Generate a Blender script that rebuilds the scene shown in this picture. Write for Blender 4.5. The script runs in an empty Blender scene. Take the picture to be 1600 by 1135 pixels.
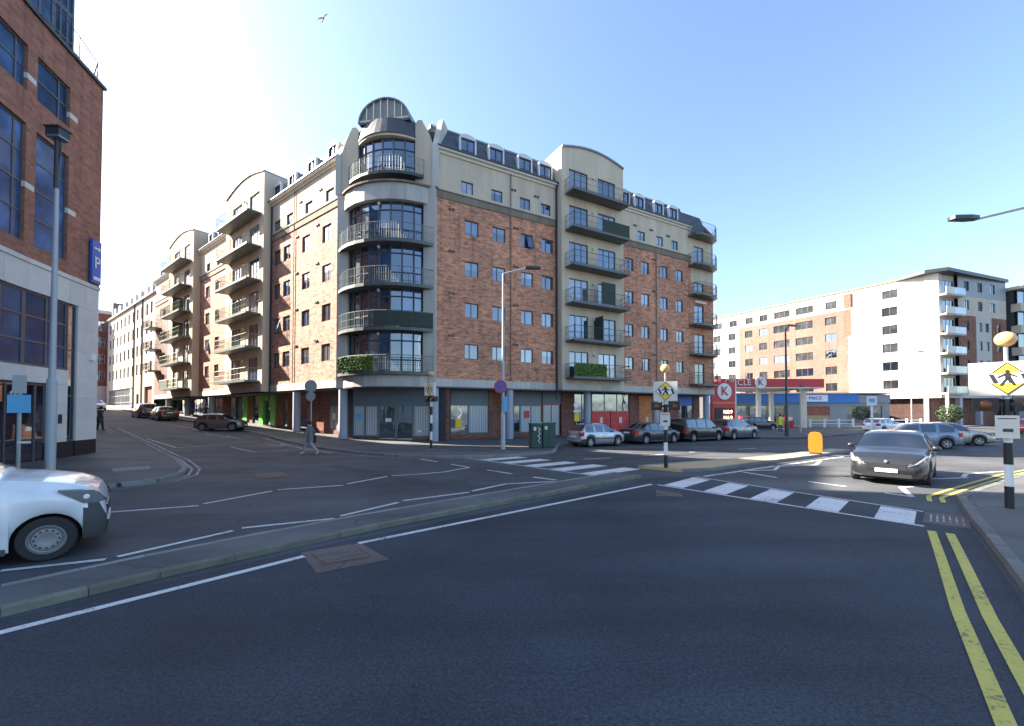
import bpy, bmesh, math, random
from mathutils import Vector, Matrix
random.seed(7)
SC = bpy.context.scene
COL = SC.collection
rad = math.radians
# ------------------------------------------------------------------ camera, sky, sun, exposure
cam = bpy.data.cameras.new('camera')
cam.sensor_width = 36.0
cam.lens = 36.0 * 660 / 1600
cam.shift_y = 0.0384
cam.clip_start = 0.1
cam.clip_end = 3000
camo = bpy.data.objects.new('camera', cam)
COL.objects.link(camo)
camo.location = (0, 0, 2.25)
camo.rotation_euler = (rad(91.22), 0, 0)
SC.camera = camo
SUN_AZ, SUN_EL = rad(-76), rad(33)
wd = bpy.data.worlds.new('World')
SC.world = wd
wd.use_nodes = True
wn = wd.node_tree.nodes
sky = wn.new('ShaderNodeTexSky')
sky.sky_type = 'NISHITA'
sky.sun_disc = False
sky.sun_elevation = SUN_EL
sky.sun_rotation = SUN_AZ
sky.air_density = 1.0
sky.dust_density = 1.4
sky.ozone_density = 2.4
wd.node_tree.links.new(sky.outputs[0], wn['Background'].inputs[0])
wn['Background'].inputs[1].default_value = 0.051
sl = bpy.data.lights.new('sun', 'SUN')
sl.energy = 3.5
sl.angle = rad(0.5)
sl.color = (1.0, 0.90, 0.76)
slo = bpy.data.objects.new('sun', sl)
COL.objects.link(slo)
slo.location = (-60, 20, 60)
slo.rotation_euler = Vector((math.sin(SUN_AZ) * math.cos(SUN_EL), math.cos(SUN_AZ) * math.cos(SUN_EL), math.sin(SUN_EL))).to_track_quat('Z', 'Y').to_euler()
SC.view_settings.view_transform = 'Standard'
SC.view_settings.look = 'None'
SC.view_settings.exposure = 3.0
SC.view_settings.gamma = 1.0

# ------------------------------------------------------------------ materials
MATS = {}
def srgb(r, g, b):
    f = lambda c: (c / 255 / 12.92) if c <= 10 else ((c / 255 + .055) / 1.055) ** 2.4
    return (f(r), f(g), f(b), 1)
def base(name, rough=.6, metal=0.0, spec=.5):
    m = bpy.data.materials.new(name)
    m.use_nodes = True
    nt = m.node_tree
    b = nt.nodes['Principled BSDF']
    b.inputs['Roughness'].default_value = rough
    b.inputs['Metallic'].default_value = metal
    b.inputs['Specular IOR Level'].default_value = spec
    MATS[name] = m
    return m, nt, b
def N(nt, t, **kw):
    n = nt.nodes.new('ShaderNode' + t)
    for k, v in kw.items():
        if k in n.inputs: n.inputs[k].default_value = v
        else: setattr(n, k, v)
    return n
def lk(nt, a, b): nt.links.new(a, b)
def ramp(nt, fac, stops):
    r = N(nt, 'ValToRGB')
    e = r.color_ramp.elements
    e[0].position, e[0].color = stops[0]
    e[1].position, e[1].color = stops[-1]
    for p, c in stops[1:-1]:
        x = e.new(p); x.color = c
    lk(nt, fac, r.inputs[0])
    return r.outputs[0]
def sc(c, k): return (min(c[0] * k, 1), min(c[1] * k, 1), min(c[2] * k, 1), 1)
def rnd_coord(nt, which='Object'):
    tc = N(nt, 'TexCoord')
    return tc.outputs[which]
def plain(name, c, rough=.6, metal=0.0, var=.25, scale=1.5, bump=0.0, spec=.5, streak=False, perobj=0.0):
    c = tuple(c) + ((1,) if len(c) == 3 else ())
    m, nt, b = base(name, rough, metal, spec)
    co = rnd_coord(nt)
    if streak:
        mp = N(nt, 'Mapping'); mp.inputs['Scale'].default_value = (1, 1, .12); lk(nt, co, mp.inputs[0]); co = mp.outputs[0]
    n = N(nt, 'TexNoise', Scale=scale, Detail=6.0, Roughness=.65)
    lk(nt, co, n.inputs['Vector'])
    col = ramp(nt, n.outputs[0], [(.25, sc(c, 1 - var)), (.75, sc(c, 1 + var))])
    if perobj:
        oi = N(nt, 'ObjectInfo')
        hs = N(nt, 'HueSaturation')
        mr = N(nt, 'MapRange'); mr.inputs[3].default_value = 1 - perobj; mr.inputs[4].default_value = 1 + perobj
        lk(nt, oi.outputs['Random'], mr.inputs[0]); lk(nt, mr.outputs[0], hs.inputs['Value']); lk(nt, col, hs.inputs['Color'])
        col = hs.outputs[0]
    lk(nt, col, b.inputs['Base Color'])
    if bump:
        n2 = N(nt, 'TexNoise', Scale=scale * 12, Detail=4.0); lk(nt, co, n2.inputs['Vector'])
        bp = N(nt, 'Bump', Strength=bump, Distance=.02); lk(nt, n2.outputs[0], bp.inputs['Height']); lk(nt, bp.outputs[0], b.inputs['Normal'])
    return m
def brick(name, c1, c2, mortar, dark=.5, bw=.215, bh=.075):
    m, nt, b = base(name, .85, 0, .3)
    uv = rnd_coord(nt, 'UV')
    t = N(nt, 'TexBrick', Scale=1.0)
    t.inputs['Color1'].default_value = c1; t.inputs['Color2'].default_value = c2; t.inputs['Mortar'].default_value = mortar
    t.inputs['Brick Width'].default_value = bw; t.inputs['Row Height'].default_value = bh; t.inputs['Mortar Size'].default_value = .008
    t.inputs['Bias'].default_value = -.1
    lk(nt, uv, t.inputs['Vector'])
    mp = N(nt, 'Mapping'); mp.inputs['Scale'].default_value = (1.5, 4.2, 1); lk(nt, uv, mp.inputs[0])
    n = N(nt, 'TexNoise', Scale=1.0, Detail=5.0, Roughness=.75); lk(nt, mp.outputs[0], n.inputs['Vector'])
    v = ramp(nt, n.outputs[0], [(.34, (dark, dark, dark * 1.08, 1)), (.5, (1, 1, 1, 1)), (.67, (1.5, 1.38, 1.22, 1))])
    n3 = N(nt, 'TexNoise', Scale=.22, Detail=3.0); lk(nt, uv, n3.inputs['Vector'])
    v3 = ramp(nt, n3.outputs[0], [(.3, (.78, .78, .8, 1)), (.7, (1.15, 1.12, 1.1, 1))])
    mx = N(nt, 'Mix', data_type='RGBA', blend_type='MULTIPLY'); mx.inputs[0].default_value = 1
    lk(nt, t.outputs[0], mx.inputs[6]); lk(nt, v, mx.inputs[7])
    m2 = N(nt, 'Mix', data_type='RGBA', blend_type='MULTIPLY'); m2.inputs[0].default_value = 1
    lk(nt, mx.outputs[2], m2.inputs[6]); lk(nt, v3, m2.inputs[7])
    mp4 = N(nt, 'Mapping'); mp4.inputs['Scale'].default_value = (2.6, .09, 1); lk(nt, uv, mp4.inputs[0])
    n4 = N(nt, 'TexNoise', Scale=1.0, Detail=4.0, Roughness=.6); lk(nt, mp4.outputs[0], n4.inputs['Vector'])
    v4 = ramp(nt, n4.outputs[0], [(.34, (.78, .79, .82, 1)), (.46, (1, 1, 1, 1)), (.66, (1, 1, 1, 1)), (.76, (1.22, 1.2, 1.18, 1))])
    m4 = N(nt, 'Mix', data_type='RGBA', blend_type='MULTIPLY'); m4.inputs[0].default_value = 1
    lk(nt, m2.outputs[2], m4.inputs[6]); lk(nt, v4, m4.inputs[7])
    lk(nt, m4.outputs[2], b.inputs['Base Color'])
    bp = N(nt, 'Bump', Strength=.5, Distance=.01); bp.invert = True
    lk(nt, t.outputs[1], bp.inputs['Height']); lk(nt, bp.outputs[0], b.inputs['Normal'])
    return m
def glass(name, c, refl=.35, rough=.03, wob=.012, ior=1.7, spec=.6):
    m, nt, b = base(name, rough, 0, spec)
    b.inputs['IOR'].default_value = ior
    oi = N(nt, 'ObjectInfo')
    mp = N(nt, 'Mapping'); co = rnd_coord(nt); lk(nt, co, mp.inputs[0]); lk(nt, oi.outputs['Location'], mp.inputs[1])
    n = N(nt, 'TexNoise', Scale=.8, Detail=3.0); lk(nt, mp.outputs[0], n.inputs['Vector'])
    col = ramp(nt, n.outputs[0], [(.3, sc(c, .45)), (.55, c), (.75, sc(c, 1.9))])
    hs = N(nt, 'HueSaturation'); mr = N(nt, 'MapRange'); mr.inputs[3].default_value = .5; mr.inputs[4].default_value = 1.6
    lk(nt, oi.outputs['Random'], mr.inputs[0]); lk(nt, mr.outputs[0], hs.inputs['Value']); lk(nt, col, hs.inputs['Color'])
    lk(nt, hs.outputs[0], b.inputs['Base Color'])
    g = N(nt, 'BsdfGlossy', Roughness=rough); g.inputs['Color'].default_value = (.72, .84, 1, 1)
    n2 = N(nt, 'TexNoise', Scale=.9, Detail=1.0); lk(nt, mp.outputs[0], n2.inputs['Vector'])
    bp = N(nt, 'Bump', Strength=1.0, Distance=wob); lk(nt, n2.outputs[0], bp.inputs['Height'])
    lk(nt, bp.outputs[0], g.inputs['Normal']); lk(nt, bp.outputs[0], b.inputs['Normal'])
    ms = N(nt, 'MixShader'); ms.inputs[0].default_value = refl
    lk(nt, b.outputs[0], ms.inputs[1]); lk(nt, g.outputs[0], ms.inputs[2])
    lk(nt, ms.outputs[0], nt.nodes['Material Output'].inputs[0])
    return m
def asphalt(name, c, patch=.25, agg=.5, crack=.8):
    m, nt, b = base(name, .82, 0, .35)
    co = rnd_coord(nt)
    n1 = N(nt, 'TexNoise', Scale=.35, Detail=6.0, Roughness=.6); lk(nt, co, n1.inputs['Vector'])
    n2 = N(nt, 'TexNoise', Scale=34.0, Detail=4.0, Roughness=.8); lk(nt, co, n2.inputs['Vector'])
    vo = N(nt, 'TexVoronoi', Scale=70.0); lk(nt, co, vo.inputs['Vector'])
    c1 = ramp(nt, n1.outputs[0], [(.3, sc(c, 1 - patch)), (.7, sc(c, 1 + patch))])
    c2 = ramp(nt, n2.outputs[0], [(.3, (1 - agg, 1 - agg, 1 - agg, 1)), (.6, (1, 1, 1, 1)), (.8, (1 + agg * 1.6,) * 3 + (1,))])
    mx = N(nt, 'Mix', data_type='RGBA', blend_type='MULTIPLY'); mx.inputs[0].default_value = 1
    lk(nt, c1, mx.inputs[6]); lk(nt, c2, mx.inputs[7])
    mpw = N(nt, 'Mapping'); mpw.inputs['Rotation'].default_value = (0, 0, rad(-45)); mpw.inputs['Scale'].default_value = (.06, .75, 1); lk(nt, co, mpw.inputs[0])
    nw = N(nt, 'TexNoise', Scale=1.0, Detail=4.0, Roughness=.55); lk(nt, mpw.outputs[0], nw.inputs['Vector'])
    cw = ramp(nt, nw.outputs[0], [(.32, (.72, .72, .74, 1)), (.5, (1, 1, 1, 1)), (.68, (1.28, 1.26, 1.22, 1))])
    mw = N(nt, 'Mix', data_type='RGBA', blend_type='MULTIPLY'); mw.inputs[0].default_value = 1
    lk(nt, mx.outputs[2], mw.inputs[6]); lk(nt, cw, mw.inputs[7])
    vd = N(nt, 'TexNoise', Scale=1.2, Detail=4.0); lk(nt, co, vd.inputs['Vector'])
    va = N(nt, 'VectorMath', operation='MULTIPLY_ADD'); va.inputs[1].default_value = (.8, .8, 0); lk(nt, vd.outputs[1], va.inputs[0]); lk(nt, co, va.inputs[2])
    ve = N(nt, 'TexVoronoi', Scale=.28, feature='DISTANCE_TO_EDGE'); lk(nt, va.outputs[0], ve.inputs['Vector'])
    ck = ramp(nt, ve.outputs[0], [(.0, (.45, .45, .45, 1)), (.006, (1, 1, 1, 1)), (1, (1, 1, 1, 1))])
    mc = N(nt, 'Mix', data_type='RGBA', blend_type='MULTIPLY'); mc.inputs[0].default_value = crack
    lk(nt, mw.outputs[2], mc.inputs[6]); lk(nt, ck, mc.inputs[7])
    mx = mc
    # rare pale specks of grit
    n4 = N(nt, 'TexVoronoi', Scale=1.7); lk(nt, co, n4.inputs['Vector'])
    sp = ramp(nt, n4.outputs[0], [(.0, (.35, .35, .34, 1)), (.022, (0, 0, 0, 1)), (1, (0, 0, 0, 1))])
    ad = N(nt, 'Mix', data_type='RGBA', blend_type='ADD'); ad.inputs[0].default_value = .5
    lk(nt, mx.outputs[2], ad.inputs[6]); lk(nt, sp, ad.inputs[7])
    lk(nt, ad.outputs[2], b.inputs['Base Color'])
    bp = N(nt, 'Bump', Strength=.6, Distance=.006); lk(nt, n2.outputs[0], bp.inputs['Height']); lk(nt, bp.outputs[0], b.inputs['Normal'])
    return m
def roadpaint(name, c, worn, wear=.5):
    m, nt, b = base(name, .7, 0, .4)
    co = rnd_coord(nt)
    n = N(nt, 'TexNoise', Scale=14.0, Detail=8.0, Roughness=.75); lk(nt, co, n.inputs['Vector'])
    n1 = N(nt, 'TexNoise', Scale=1.1, Detail=3.0); lk(nt, co, n1.inputs['Vector'])
    ma = N(nt, 'Math', operation='MULTIPLY_ADD'); ma.inputs[1].default_value = .45; lk(nt, n1.outputs[0], ma.inputs[0]); lk(nt, n.outputs[0], ma.inputs[2])
    col = ramp(nt, ma.outputs[0], [(.32 + wear * .3, worn), (.40 + wear * .3, sc(c, .82)), (.9, c)])
    lk(nt, col, b.inputs['Base Color'])
    return m
def emit(name, c, s):
    m, nt, b = base(name, .4)
    b.inputs['Base Color'].default_value = c
    b.inputs['Emission Color'].default_value = c
    b.inputs['Emission Strength'].default_value = s
    return m
def carpaint(name, c, metal=.3):
    m, nt, b = base(name, .32, metal, .5)
    co = rnd_coord(nt)
    n = N(nt, 'TexNoise', Scale=3.0, Detail=4.0); lk(nt, co, n.inputs['Vector'])
    lk(nt, ramp(nt, n.outputs[0], [(.3, sc(c, .9)), (.7, sc(c, 1.06))]), b.inputs['Base Color'])
    b.inputs['Coat Weight'].default_value = .8
    b.inputs['Coat Roughness'].default_value = .06
    return m

brick('brick', (.66, .285, .16, 1), (.44, .175, .105, 1), (.46, .36, .28, 1), .45)
brick('brick_sunlit', (.46, .26, .185, 1), (.33, .165, .11, 1), (.42, .34, .29, 1), .34)  # copy of the main brick, sunlight on the left wing worked into its colour
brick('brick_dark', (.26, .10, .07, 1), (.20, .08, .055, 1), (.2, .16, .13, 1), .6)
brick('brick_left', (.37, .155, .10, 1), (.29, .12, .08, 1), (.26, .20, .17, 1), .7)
brick('brick_pale', (.21, .122, .094, 1), (.18, .104, .08, 1), (.2, .15, .13, 1), .8)
brick('brick_red', (.33, .10, .06, 1), (.28, .085, .05, 1), (.25, .18, .15, 1), .75)
plain('render', (.54, .465, .355), .9, 0, .2, .9, .15, .3, streak=True)
plain('render_white', (.46, .445, .42), .9, 0, .08, .6, .1, .3)
plain('render_cream', (.50, .45, .38), .9, 0, .12, .6, .1, .3)
plain('concrete', (.46, .44, .40), .85, 0, .22, 1.2, .15, .3, streak=True, perobj=.1)
plain('concrete_dark', (.20, .17, .13), .9, 0, .3, 1.8, .2, .3, streak=True)
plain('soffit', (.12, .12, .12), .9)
plain('core', (.06, .06, .065), .95)
plain('slate', (.06, .066, .082), .6, 0, .3, 6.0, .3)
plain('lunette', (.20, .19, .17), .4, 0, .15)
plain('slab_metal', (.10, .11, .11), .5, .2, .2)
plain('column', (.34, .37, .43), .6, 0, .08, 1.0)
plain('frame', (.075, .085, .10), .45, 0, .12)
plain('frame_white', (.62, .63, .64), .5, 0, .08)
plain('metal_dark', (.055, .065, .068), .45, .3, .2)
plain('rail_green', (.19, .225, .215), .5, .2, .2)
plain('rail_pale', (.25, .27, .22), .5, .2, .2)
plain('lead', (.22, .235, .26), .5, .3, .15)
plain('galv', (.36, .38, .40), .5, .4, .12, 3.0)
plain('pole_paint', (.40, .43, .46), .5, .1, .12, 2.0, 0, .5, streak=True)
plain('white', (.76, .76, .74), .5, 0, .05)
plain('offwhite', (.66, .63, .55), .6, 0, .08)
plain('black', (.016, .016, .018), .5, 0, .15)
plain('stone', (.60, .59, .56), .75, 0, .09, 1.5, .05, .4, perobj=.06)
plain('plinth', (.018, .019, .022), .35, 0, .1)
plain('green_paint', (.10, .42, .05), .5, 0, .1)
plain('blue_paint', (.02, .06, .30), .45, 0, .1)
plain('station_blue', (.03, .16, .48), .5, 0, .06)
plain('station_red', (.55, .03, .035), .45, 0, .06)
plain('red_paint', (.40, .035, .04), .5, 0, .1)
plain('orange_board', (.62, .20, .06), .6, 0, .35, 1.2)
plain('red_board', (.60, .05, .05), .6, 0, .5, 1.6)
plain('grey_panel', (.22, .25, .27), .6, 0, .08)
plain('shop_grey', (.13, .165, .19), .55, 0, .1)
m, nt, b = base('blind', .5, 0, .5)
_uv = rnd_coord(nt, 'UV'); _w = N(nt, 'TexWave', Scale=1.7, Distortion=.6); lk(nt, _uv, _w.inputs['Vector'])
lk(nt, ramp(nt, _w.outputs[1], [(.1, (.27, .31, .33, 1)), (.6, (.48, .52, .53, 1))]), b.inputs['Base Color'])
b.inputs['Coat Weight'].default_value = .6; b.inputs['Coat Roughness'].default_value = .03
plain('hedge', (.05, .12, .03), .8, 0, .6, 9.0)
plain('hedge_light', (.13, .20, .04), .8, 0, .5, 9.0)
plain('netting', (.04, .055, .045), .9, 0, .3, 6.0)
plain('cabinet', (.018, .06, .045), .5, 0, .25, 2.5)
plain('yellow', (.80, .55, .04), .5, 0, .06)
plain('amber_globe', (.72, .40, .15), .35, 0, .08)
plain('bollard_yellow', (.48, .17, .006), .45, 0, .06)
plain('sign_blue', (.03, .12, .50), .45, 0, .05)
plain('sign_lightblue', (.10, .42, .72), .45, 0, .1)
plain('sign_red', (.55, .03, .04), .45, 0, .05)
plain('kerb', (.22, .22, .205), .85, 0, .25, 2.5, .3, .3, perobj=.12)
plain('kerb_moss', (.15, .152, .122), .9, 0, .35, 3.0, .3, .3, perobj=.15)
plain('pavement', (.17, .17, .165), .88, 0, .22, 1.3, .3, .3)
plain('tactile', (.42, .31, .17), .85, 0, .15, 2.0)
plain('iron', (.12, .075, .05), .7, .4, .4, 6.0)
plain('tyre', (.022, .022, .023), .85, 0, .2)
plain('rim', (.40, .41, .42), .35, .7, .08)
plain('rim_steel', (.24, .25, .26), .5, .5, .1)
plain('under', (.012, .012, .013), .9)
plain('plastic', (.05, .053, .06), .6, 0, .1)
plain('lamp_red', (.45, .02, .02), .2, 0, .1)
plain('lamp_clear', (.22, .235, .25), .1, .3, .1)
plain('plate', (.70, .70, .68), .5, 0, .05)
plain('skin', (.45, .28, .20), .6, 0, .05)
plain('hair', (.02, .016, .013), .7)
plain('cloth_grey', (.15, .14, .14), .9, 0, .3, 20.0)
plain('cloth_pale', (.33, .31, .30), .9, 0, .15, 8.0)
plain('cloth_dark', (.022, .024, .03), .9, 0, .2, 8.0)
plain('cloth_blue', (.06, .07, .10), .9, 0, .2, 8.0)
plain('hivis', (.72, .80, .08), .8, 0, .1)
plain('bird', (.42, .43, .45), .7, 0, .2, 8.0)
plain('dish', (.35, .36, .37), .6, 0, .1)
plain('leaf', (.035, .06, .02), .8, 0, .5, 6.0)
glass('glass', (.03, .042, .06, 1), .12)
glass('glass_blue', (.025, .05, .10, 1), .14)
glass('glass_curtain', (.16, .17, .18, 1), .16)
glass('glass_shop', (.05, .06, .065, 1), .22)
glass('glass_dark', (.012, .016, .026, 1), .16)
glass('glass_far', (.03, .03, .032, 1), .015, .2, .004, 1.35, .2)
glass('car_glass', (.012, .015, .02, 1), .10, .02, .002)
glass('glass_left', (.055, .11, .23, 1), .02, .12, .003, 1.2, .08)  # blue base colour stands in for the sky's reflection
plain('rail_dark', (.055, .07, .078), .5, .2, .2)
plain('kerb_dark', (.14, .14, .135), .9, 0, .25, 2.5, .3, .3, perobj=.12)
asphalt('asphalt_new', (.041, .050, .067, 1), .32, .75, .3)
asphalt('asphalt_old', (.076, .080, .088, 1), .36, .6)
asphalt('footway', (.105, .105, .108, 1), .25, .3)
asphalt('asphalt_patch', (.13, .105, .10, 1), .2, .4)
roadpaint('paint_white', (.62, .63, .62, 1), (.10, .10, .105, 1), .85)
roadpaint('paint_worn', (.40, .40, .40, 1), (.09, .09, .092, 1), 1.1)
roadpaint('paint_yellow', (.55, .47, .10, 1), (.12, .115, .07, 1), .85)
emit('led_red', (1, .16, .10, 1), 2.5)
plain('amber_lamp', (.16, .05, .012), .2)
for nm, c, mt in (('car_silver', (.42, .45, .50, 1), .6), ('car_grey', (.17, .185, .21, 1), .6), ('car_black', (.012, .012, .014, 1), .2), ('car_gun', (.05, .055, .065, 1), .5),
                  ('car_white', (.72, .74, .77, 1), 0), ('car_dark', (.022, .024, .028, 1), .3), ('car_steel', (.22, .28, .38, 1), .5), ('car_taupe', (.20, .19, .18, 1), .6), ('car_red', (.35, .03, .03, 1), .2), ('car_champ', (.46, .43, .39, 1), .6)):
    carpaint(nm, c, mt)

# ------------------------------------------------------------------ mesh helpers
I4 = Matrix.Identity(4)
def T(x, y, z=0): return Matrix.Translation((x, y, z))
def RZ(a): return Matrix.Rotation(a, 4, 'Z')
WM = {}
class MB:
    def __init__(s): s.v = []; s.f = []
    def face(s, pts):
        b = len(s.v); s.v += [tuple(p) for p in pts]; s.f.append(tuple(range(b, b + len(pts)))); return s
    def box(s, x0, x1, y0, y1, z0, z1):
        b = len(s.v)
        s.v += [(x0, y0, z0), (x1, y0, z0), (x1, y1, z0), (x0, y1, z0), (x0, y0, z1), (x1, y0, z1), (x1, y1, z1), (x0, y1, z1)]
        s.f += [tuple(b + i for i in q) for q in ((0, 3, 2, 1), (4, 5, 6, 7), (0, 1, 5, 4), (1, 2, 6, 5), (2, 3, 7, 6), (3, 0, 4, 7))]
        return s
    def tube(s, p0, p1, r0, r1=None, n=10, cap=True):
        r1 = r0 if r1 is None else r1
        p0, p1 = Vector(p0), Vector(p1)
        q = (p1 - p0).to_track_quat('Z', 'Y')
        b = len(s.v)
        for p, r in ((p0, r0), (p1, r1)):
            for i in range(n):
                a = 2 * math.pi * i / n
                s.v.append(tuple(p + q @ Vector((r * math.cos(a), r * math.sin(a), 0))))
        for i in range(n):
            j = (i + 1) % n
            s.f.append((b + i, b + j, b + n + j, b + n + i))
        if cap:
            s.f.append(tuple(b + n - 1 - i for i in range(n))); s.f.append(tuple(b + n + i for i in range(n)))
        return s
    def bar(s, p0, p1, w):
        return s.tube(p0, p1, w * .7, None, 4)
    def lathe(s, prof, n=16, c=(0, 0, 0)):
        b = len(s.v)
        for r, z in prof:
            for i in range(n):
                a = 2 * math.pi * i / n
                s.v.append((c[0] + r * math.cos(a), c[1] + r * math.sin(a), c[2] + z))
        for k in range(len(prof) - 1):
            for i in range(n):
                j = (i + 1) % n
                s.f.append((b + k * n + i, b + k * n + j, b + (k + 1) * n + j, b + (k + 1) * n + i))
        return s
    def ball(s, c, rx, ry, rz, n=12, m=8):
        prof = [(max(math.sin(math.pi * k / m), 1e-3), -math.cos(math.pi * k / m)) for k in range(m + 1)]
        b = len(s.v); s.lathe(prof, n)
        for i in range(b, len(s.v)):
            x, y, z = s.v[i]; s.v[i] = (c[0] + x * rx, c[1] + y * ry, c[2] + z * rz)
        return s
    def prism(s, poly, z0, z1):
        n = len(poly); b = len(s.v)
        s.v += [(p[0], p[1], z0) for p in poly] + [(p[0], p[1], z1) for p in poly]
        s.f.append(tuple(b + n - 1 - i for i in range(n))); s.f.append(tuple(b + n + i for i in range(n)))
        for i in range(n):
            j = (i + 1) % n; s.f.append((b + i, b + j, b + n + j, b + n + i))
        return s
    def prismy(s, poly, y0, y1):          # polygon in x,z (front seen from -y), extruded along y
        n = len(poly); b = len(s.v)
        s.v += [(p[0], y0, p[1]) for p in poly] + [(p[0], y1, p[1]) for p in poly]
        s.f.append(tuple(b + i for i in range(n))); s.f.append(tuple(b + 2 * n - 1 - i for i in range(n)))
        for i in range(n):
            j = (i + 1) % n; s.f.append((b + j, b + i, b + n + i, b + n + j))
        return s
    def prismx(s, poly, x0, x1):          # polygon in y,z extruded along x
        n = len(poly); b = len(s.v)
        s.v += [(x0, p[0], p[1]) for p in poly] + [(x1, p[0], p[1]) for p in poly]
        s.f.append(tuple(b + i for i in range(n))); s.f.append(tuple(b + 2 * n - 1 - i for i in range(n)))
        for i in range(n):
            j = (i + 1) % n; s.f.append((b + j, b + i, b + n + i, b + n + j))
        return s
    def tf(s, M):
        s.v = [tuple(M @ Vector(p)) for p in s.v]; return s
    def mesh(s, name, mat, smooth=False, uv=True, fix=True):
        me = bpy.data.meshes.new(name)
        me.from_pydata(s.v, [], s.f)
        if fix:
            bm = bmesh.new(); bm.from_mesh(me); bmesh.ops.remove_doubles(bm, verts=bm.verts, dist=1e-4)
            bmesh.ops.recalc_face_normals(bm, faces=bm.faces); bm.to_mesh(me); bm.free()
        if uv: boxuv(me)
        for m in (mat if isinstance(mat, (list, tuple)) else [mat]): me.materials.append(MATS[m])
        if smooth:
            me.shade_smooth(); me.set_sharp_from_angle(angle=rad(38))
        return me
def boxuv(me):
    l = me.uv_layers.new(name='UVMap')
    for p in me.polygons:
        n = p.normal
        if abs(n.z) > .8: f = lambda c: (c.x, c.y)
        else:
            h = Vector((-n.y, n.x, 0)).normalized(); f = lambda c, h=h: (c.dot(h), c.z)
        for li in p.loop_indices:
            l.data[li].uv = f(me.vertices[me.loops[li].vertex_index].co)
def put(name, mesh, parent=None, M=I4):
    o = bpy.data.objects.new(name, mesh)
    COL.objects.link(o)
    WM[o.name] = M
    if parent is not None:
        o.parent = parent
        o.matrix_basis = WM[parent.name].inverted() @ M
    else: o.matrix_basis = M
    return o
def part(name, mb, mat, parent=None, M=I4, smooth=False):
    return put(name, mb.mesh(name, mat, smooth), parent, M)
def tag(o, label, cat, group=None):
    o['label'] = label; o['category'] = cat
    if group: o['group'] = group
    return o
def root(name, label, cat, M, group=None):
    o = put(name, None, None, M)
    o.empty_display_size = .3
    return tag(o, label, cat, group)
CACHE = {}
def cached(key, fn):
    if key not in CACHE: CACHE[key] = fn()
    return CACHE[key]
def wall(mb, x0, x1, z0, z1, ops, depth=.16, y=0.0):
    """wall face at y with rectangular openings (x0,x1,z0,z1) and reveals going in by depth"""
    xs = sorted({x0, x1, *[o[0] for o in ops], *[o[1] for o in ops]}); zs = sorted({z0, z1, *[o[2] for o in ops], *[o[3] for o in ops]})
    xs = [x for x in xs if x0 <= x <= x1]; zs = [z for z in zs if z0 <= z <= z1]
    for a, b in zip(xs, xs[1:]):
        for c, d in zip(zs, zs[1:]):
            mx, mz = (a + b) / 2, (c + d) / 2
            if any(o[0] < mx < o[1] and o[2] < mz < o[3] for o in ops): continue
            mb.face([(a, y, c), (b, y, c), (b, y, d), (a, y, d)])
    for a, b, c, d in ops:
        e = y + depth
        mb.face([(a, y, c), (a, e, c), (b, e, c), (b, y, c)]); mb.face([(a, y, d), (b, y, d), (b, e, d), (a, e, d)])
        mb.face([(a, y, c), (a, y, d), (a, e, d), (a, e, c)]); mb.face([(b, y, c), (b, e, c), (b, e, d), (b, y, d)])
    return mb
def window(parent, M, w, h, cols=2, rows=1, fm='frame', gm='glass', name='window', t=.055, split=None, sill=False, dep=.07):
    """frame object with a pane child; local x right, y inward, z up, origin bottom left of the opening"""
    def mk():
        mb = MB()
        mb.box(0, w, 0, dep, 0, t).box(0, w, 0, dep, h - t, h).box(0, t, 0.002, dep - .002, t, h - t).box(w - t, w, 0.002, dep - .002, t, h - t)
        xs = [w * (split if split and cols == 2 else i / cols) for i in range(1, cols)]
        for x in xs: mb.box(x - t * .5, x + t * .5, .004, dep - .004, t, h - t)
        for j in range(1, rows): mb.box(t, w - t, .006, dep - .006, h * j / rows - t * .45, h * j / rows + t * .45)
        return mb.mesh('window_frame', fm)
    def mk2(): return MB().box(t * .5, w - t * .5, .035, .06, t * .5, h - t * .5).mesh('pane', gm)
    o = put(name, cached(('wf', round(w, 2), round(h, 2), cols, rows, fm, t, split, dep), mk), parent, M)
    put('pane', cached(('wp', round(w, 2), round(h, 2), gm, t), mk2), o, M)
    if sill: put('sill', cached(('ws', round(w, 2)), lambda: MB().box(-.05, w + .05, -.22, .0, -.06, -.004).mesh('sill', 'concrete')), o, M)
    return o
def railing(mb, pts, h=1.08, nb=.13, rails=(.12, .55, 1.0)):
    """railing along a list of plan points"""
    for (x0, y0), (x1, y1) in zip(pts, pts[1:]):
        L = math.hypot(x1 - x0, y1 - y0)
        for r in rails: mb.bar((x0, y0, h * r), (x1, y1, h * r), .032 if r == 1 else .018)
        k = max(1, int(L / nb))
        for i in range(k): mb.bar((x0 + (x1 - x0) * i / k, y0 + (y1 - y0) * i / k, .02), (x0 + (x1 - x0) * i / k, y0 + (y1 - y0) * i / k, h), .012)
        mb.bar((x0, y0, -.1), (x0, y0, h + .03), .03)
    mb.bar((pts[-1][0], pts[-1][1], -.1), (pts[-1][0], pts[-1][1], h + .03), .03)
    return mb
def balcony(parent, M, w, d, rm='rail_green'):
    o = put('balcony', cached(('bs', w, d), lambda: MB().box(0, w, -d, 0, -.14, 0).box(-.03, w + .03, -d - .03, -d, -.155, .04).mesh('balcony', 'slab_metal')), parent, M)
    put('railing', cached(('br', w, d, rm), lambda: railing(MB(), [(.03, 0), (.03, -d + .03), (w / 2, -d + .03), (w - .03, -d + .03), (w - .03, 0)]).mesh('railing', rm)), o, M)
    return o
def french(parent, M, w, h, gm='glass', fm='frame'):
    return window(parent, M, w, h, 3 if w > 1.7 else 2, 1, fm, gm, 'balcony_door', .06)
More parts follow.
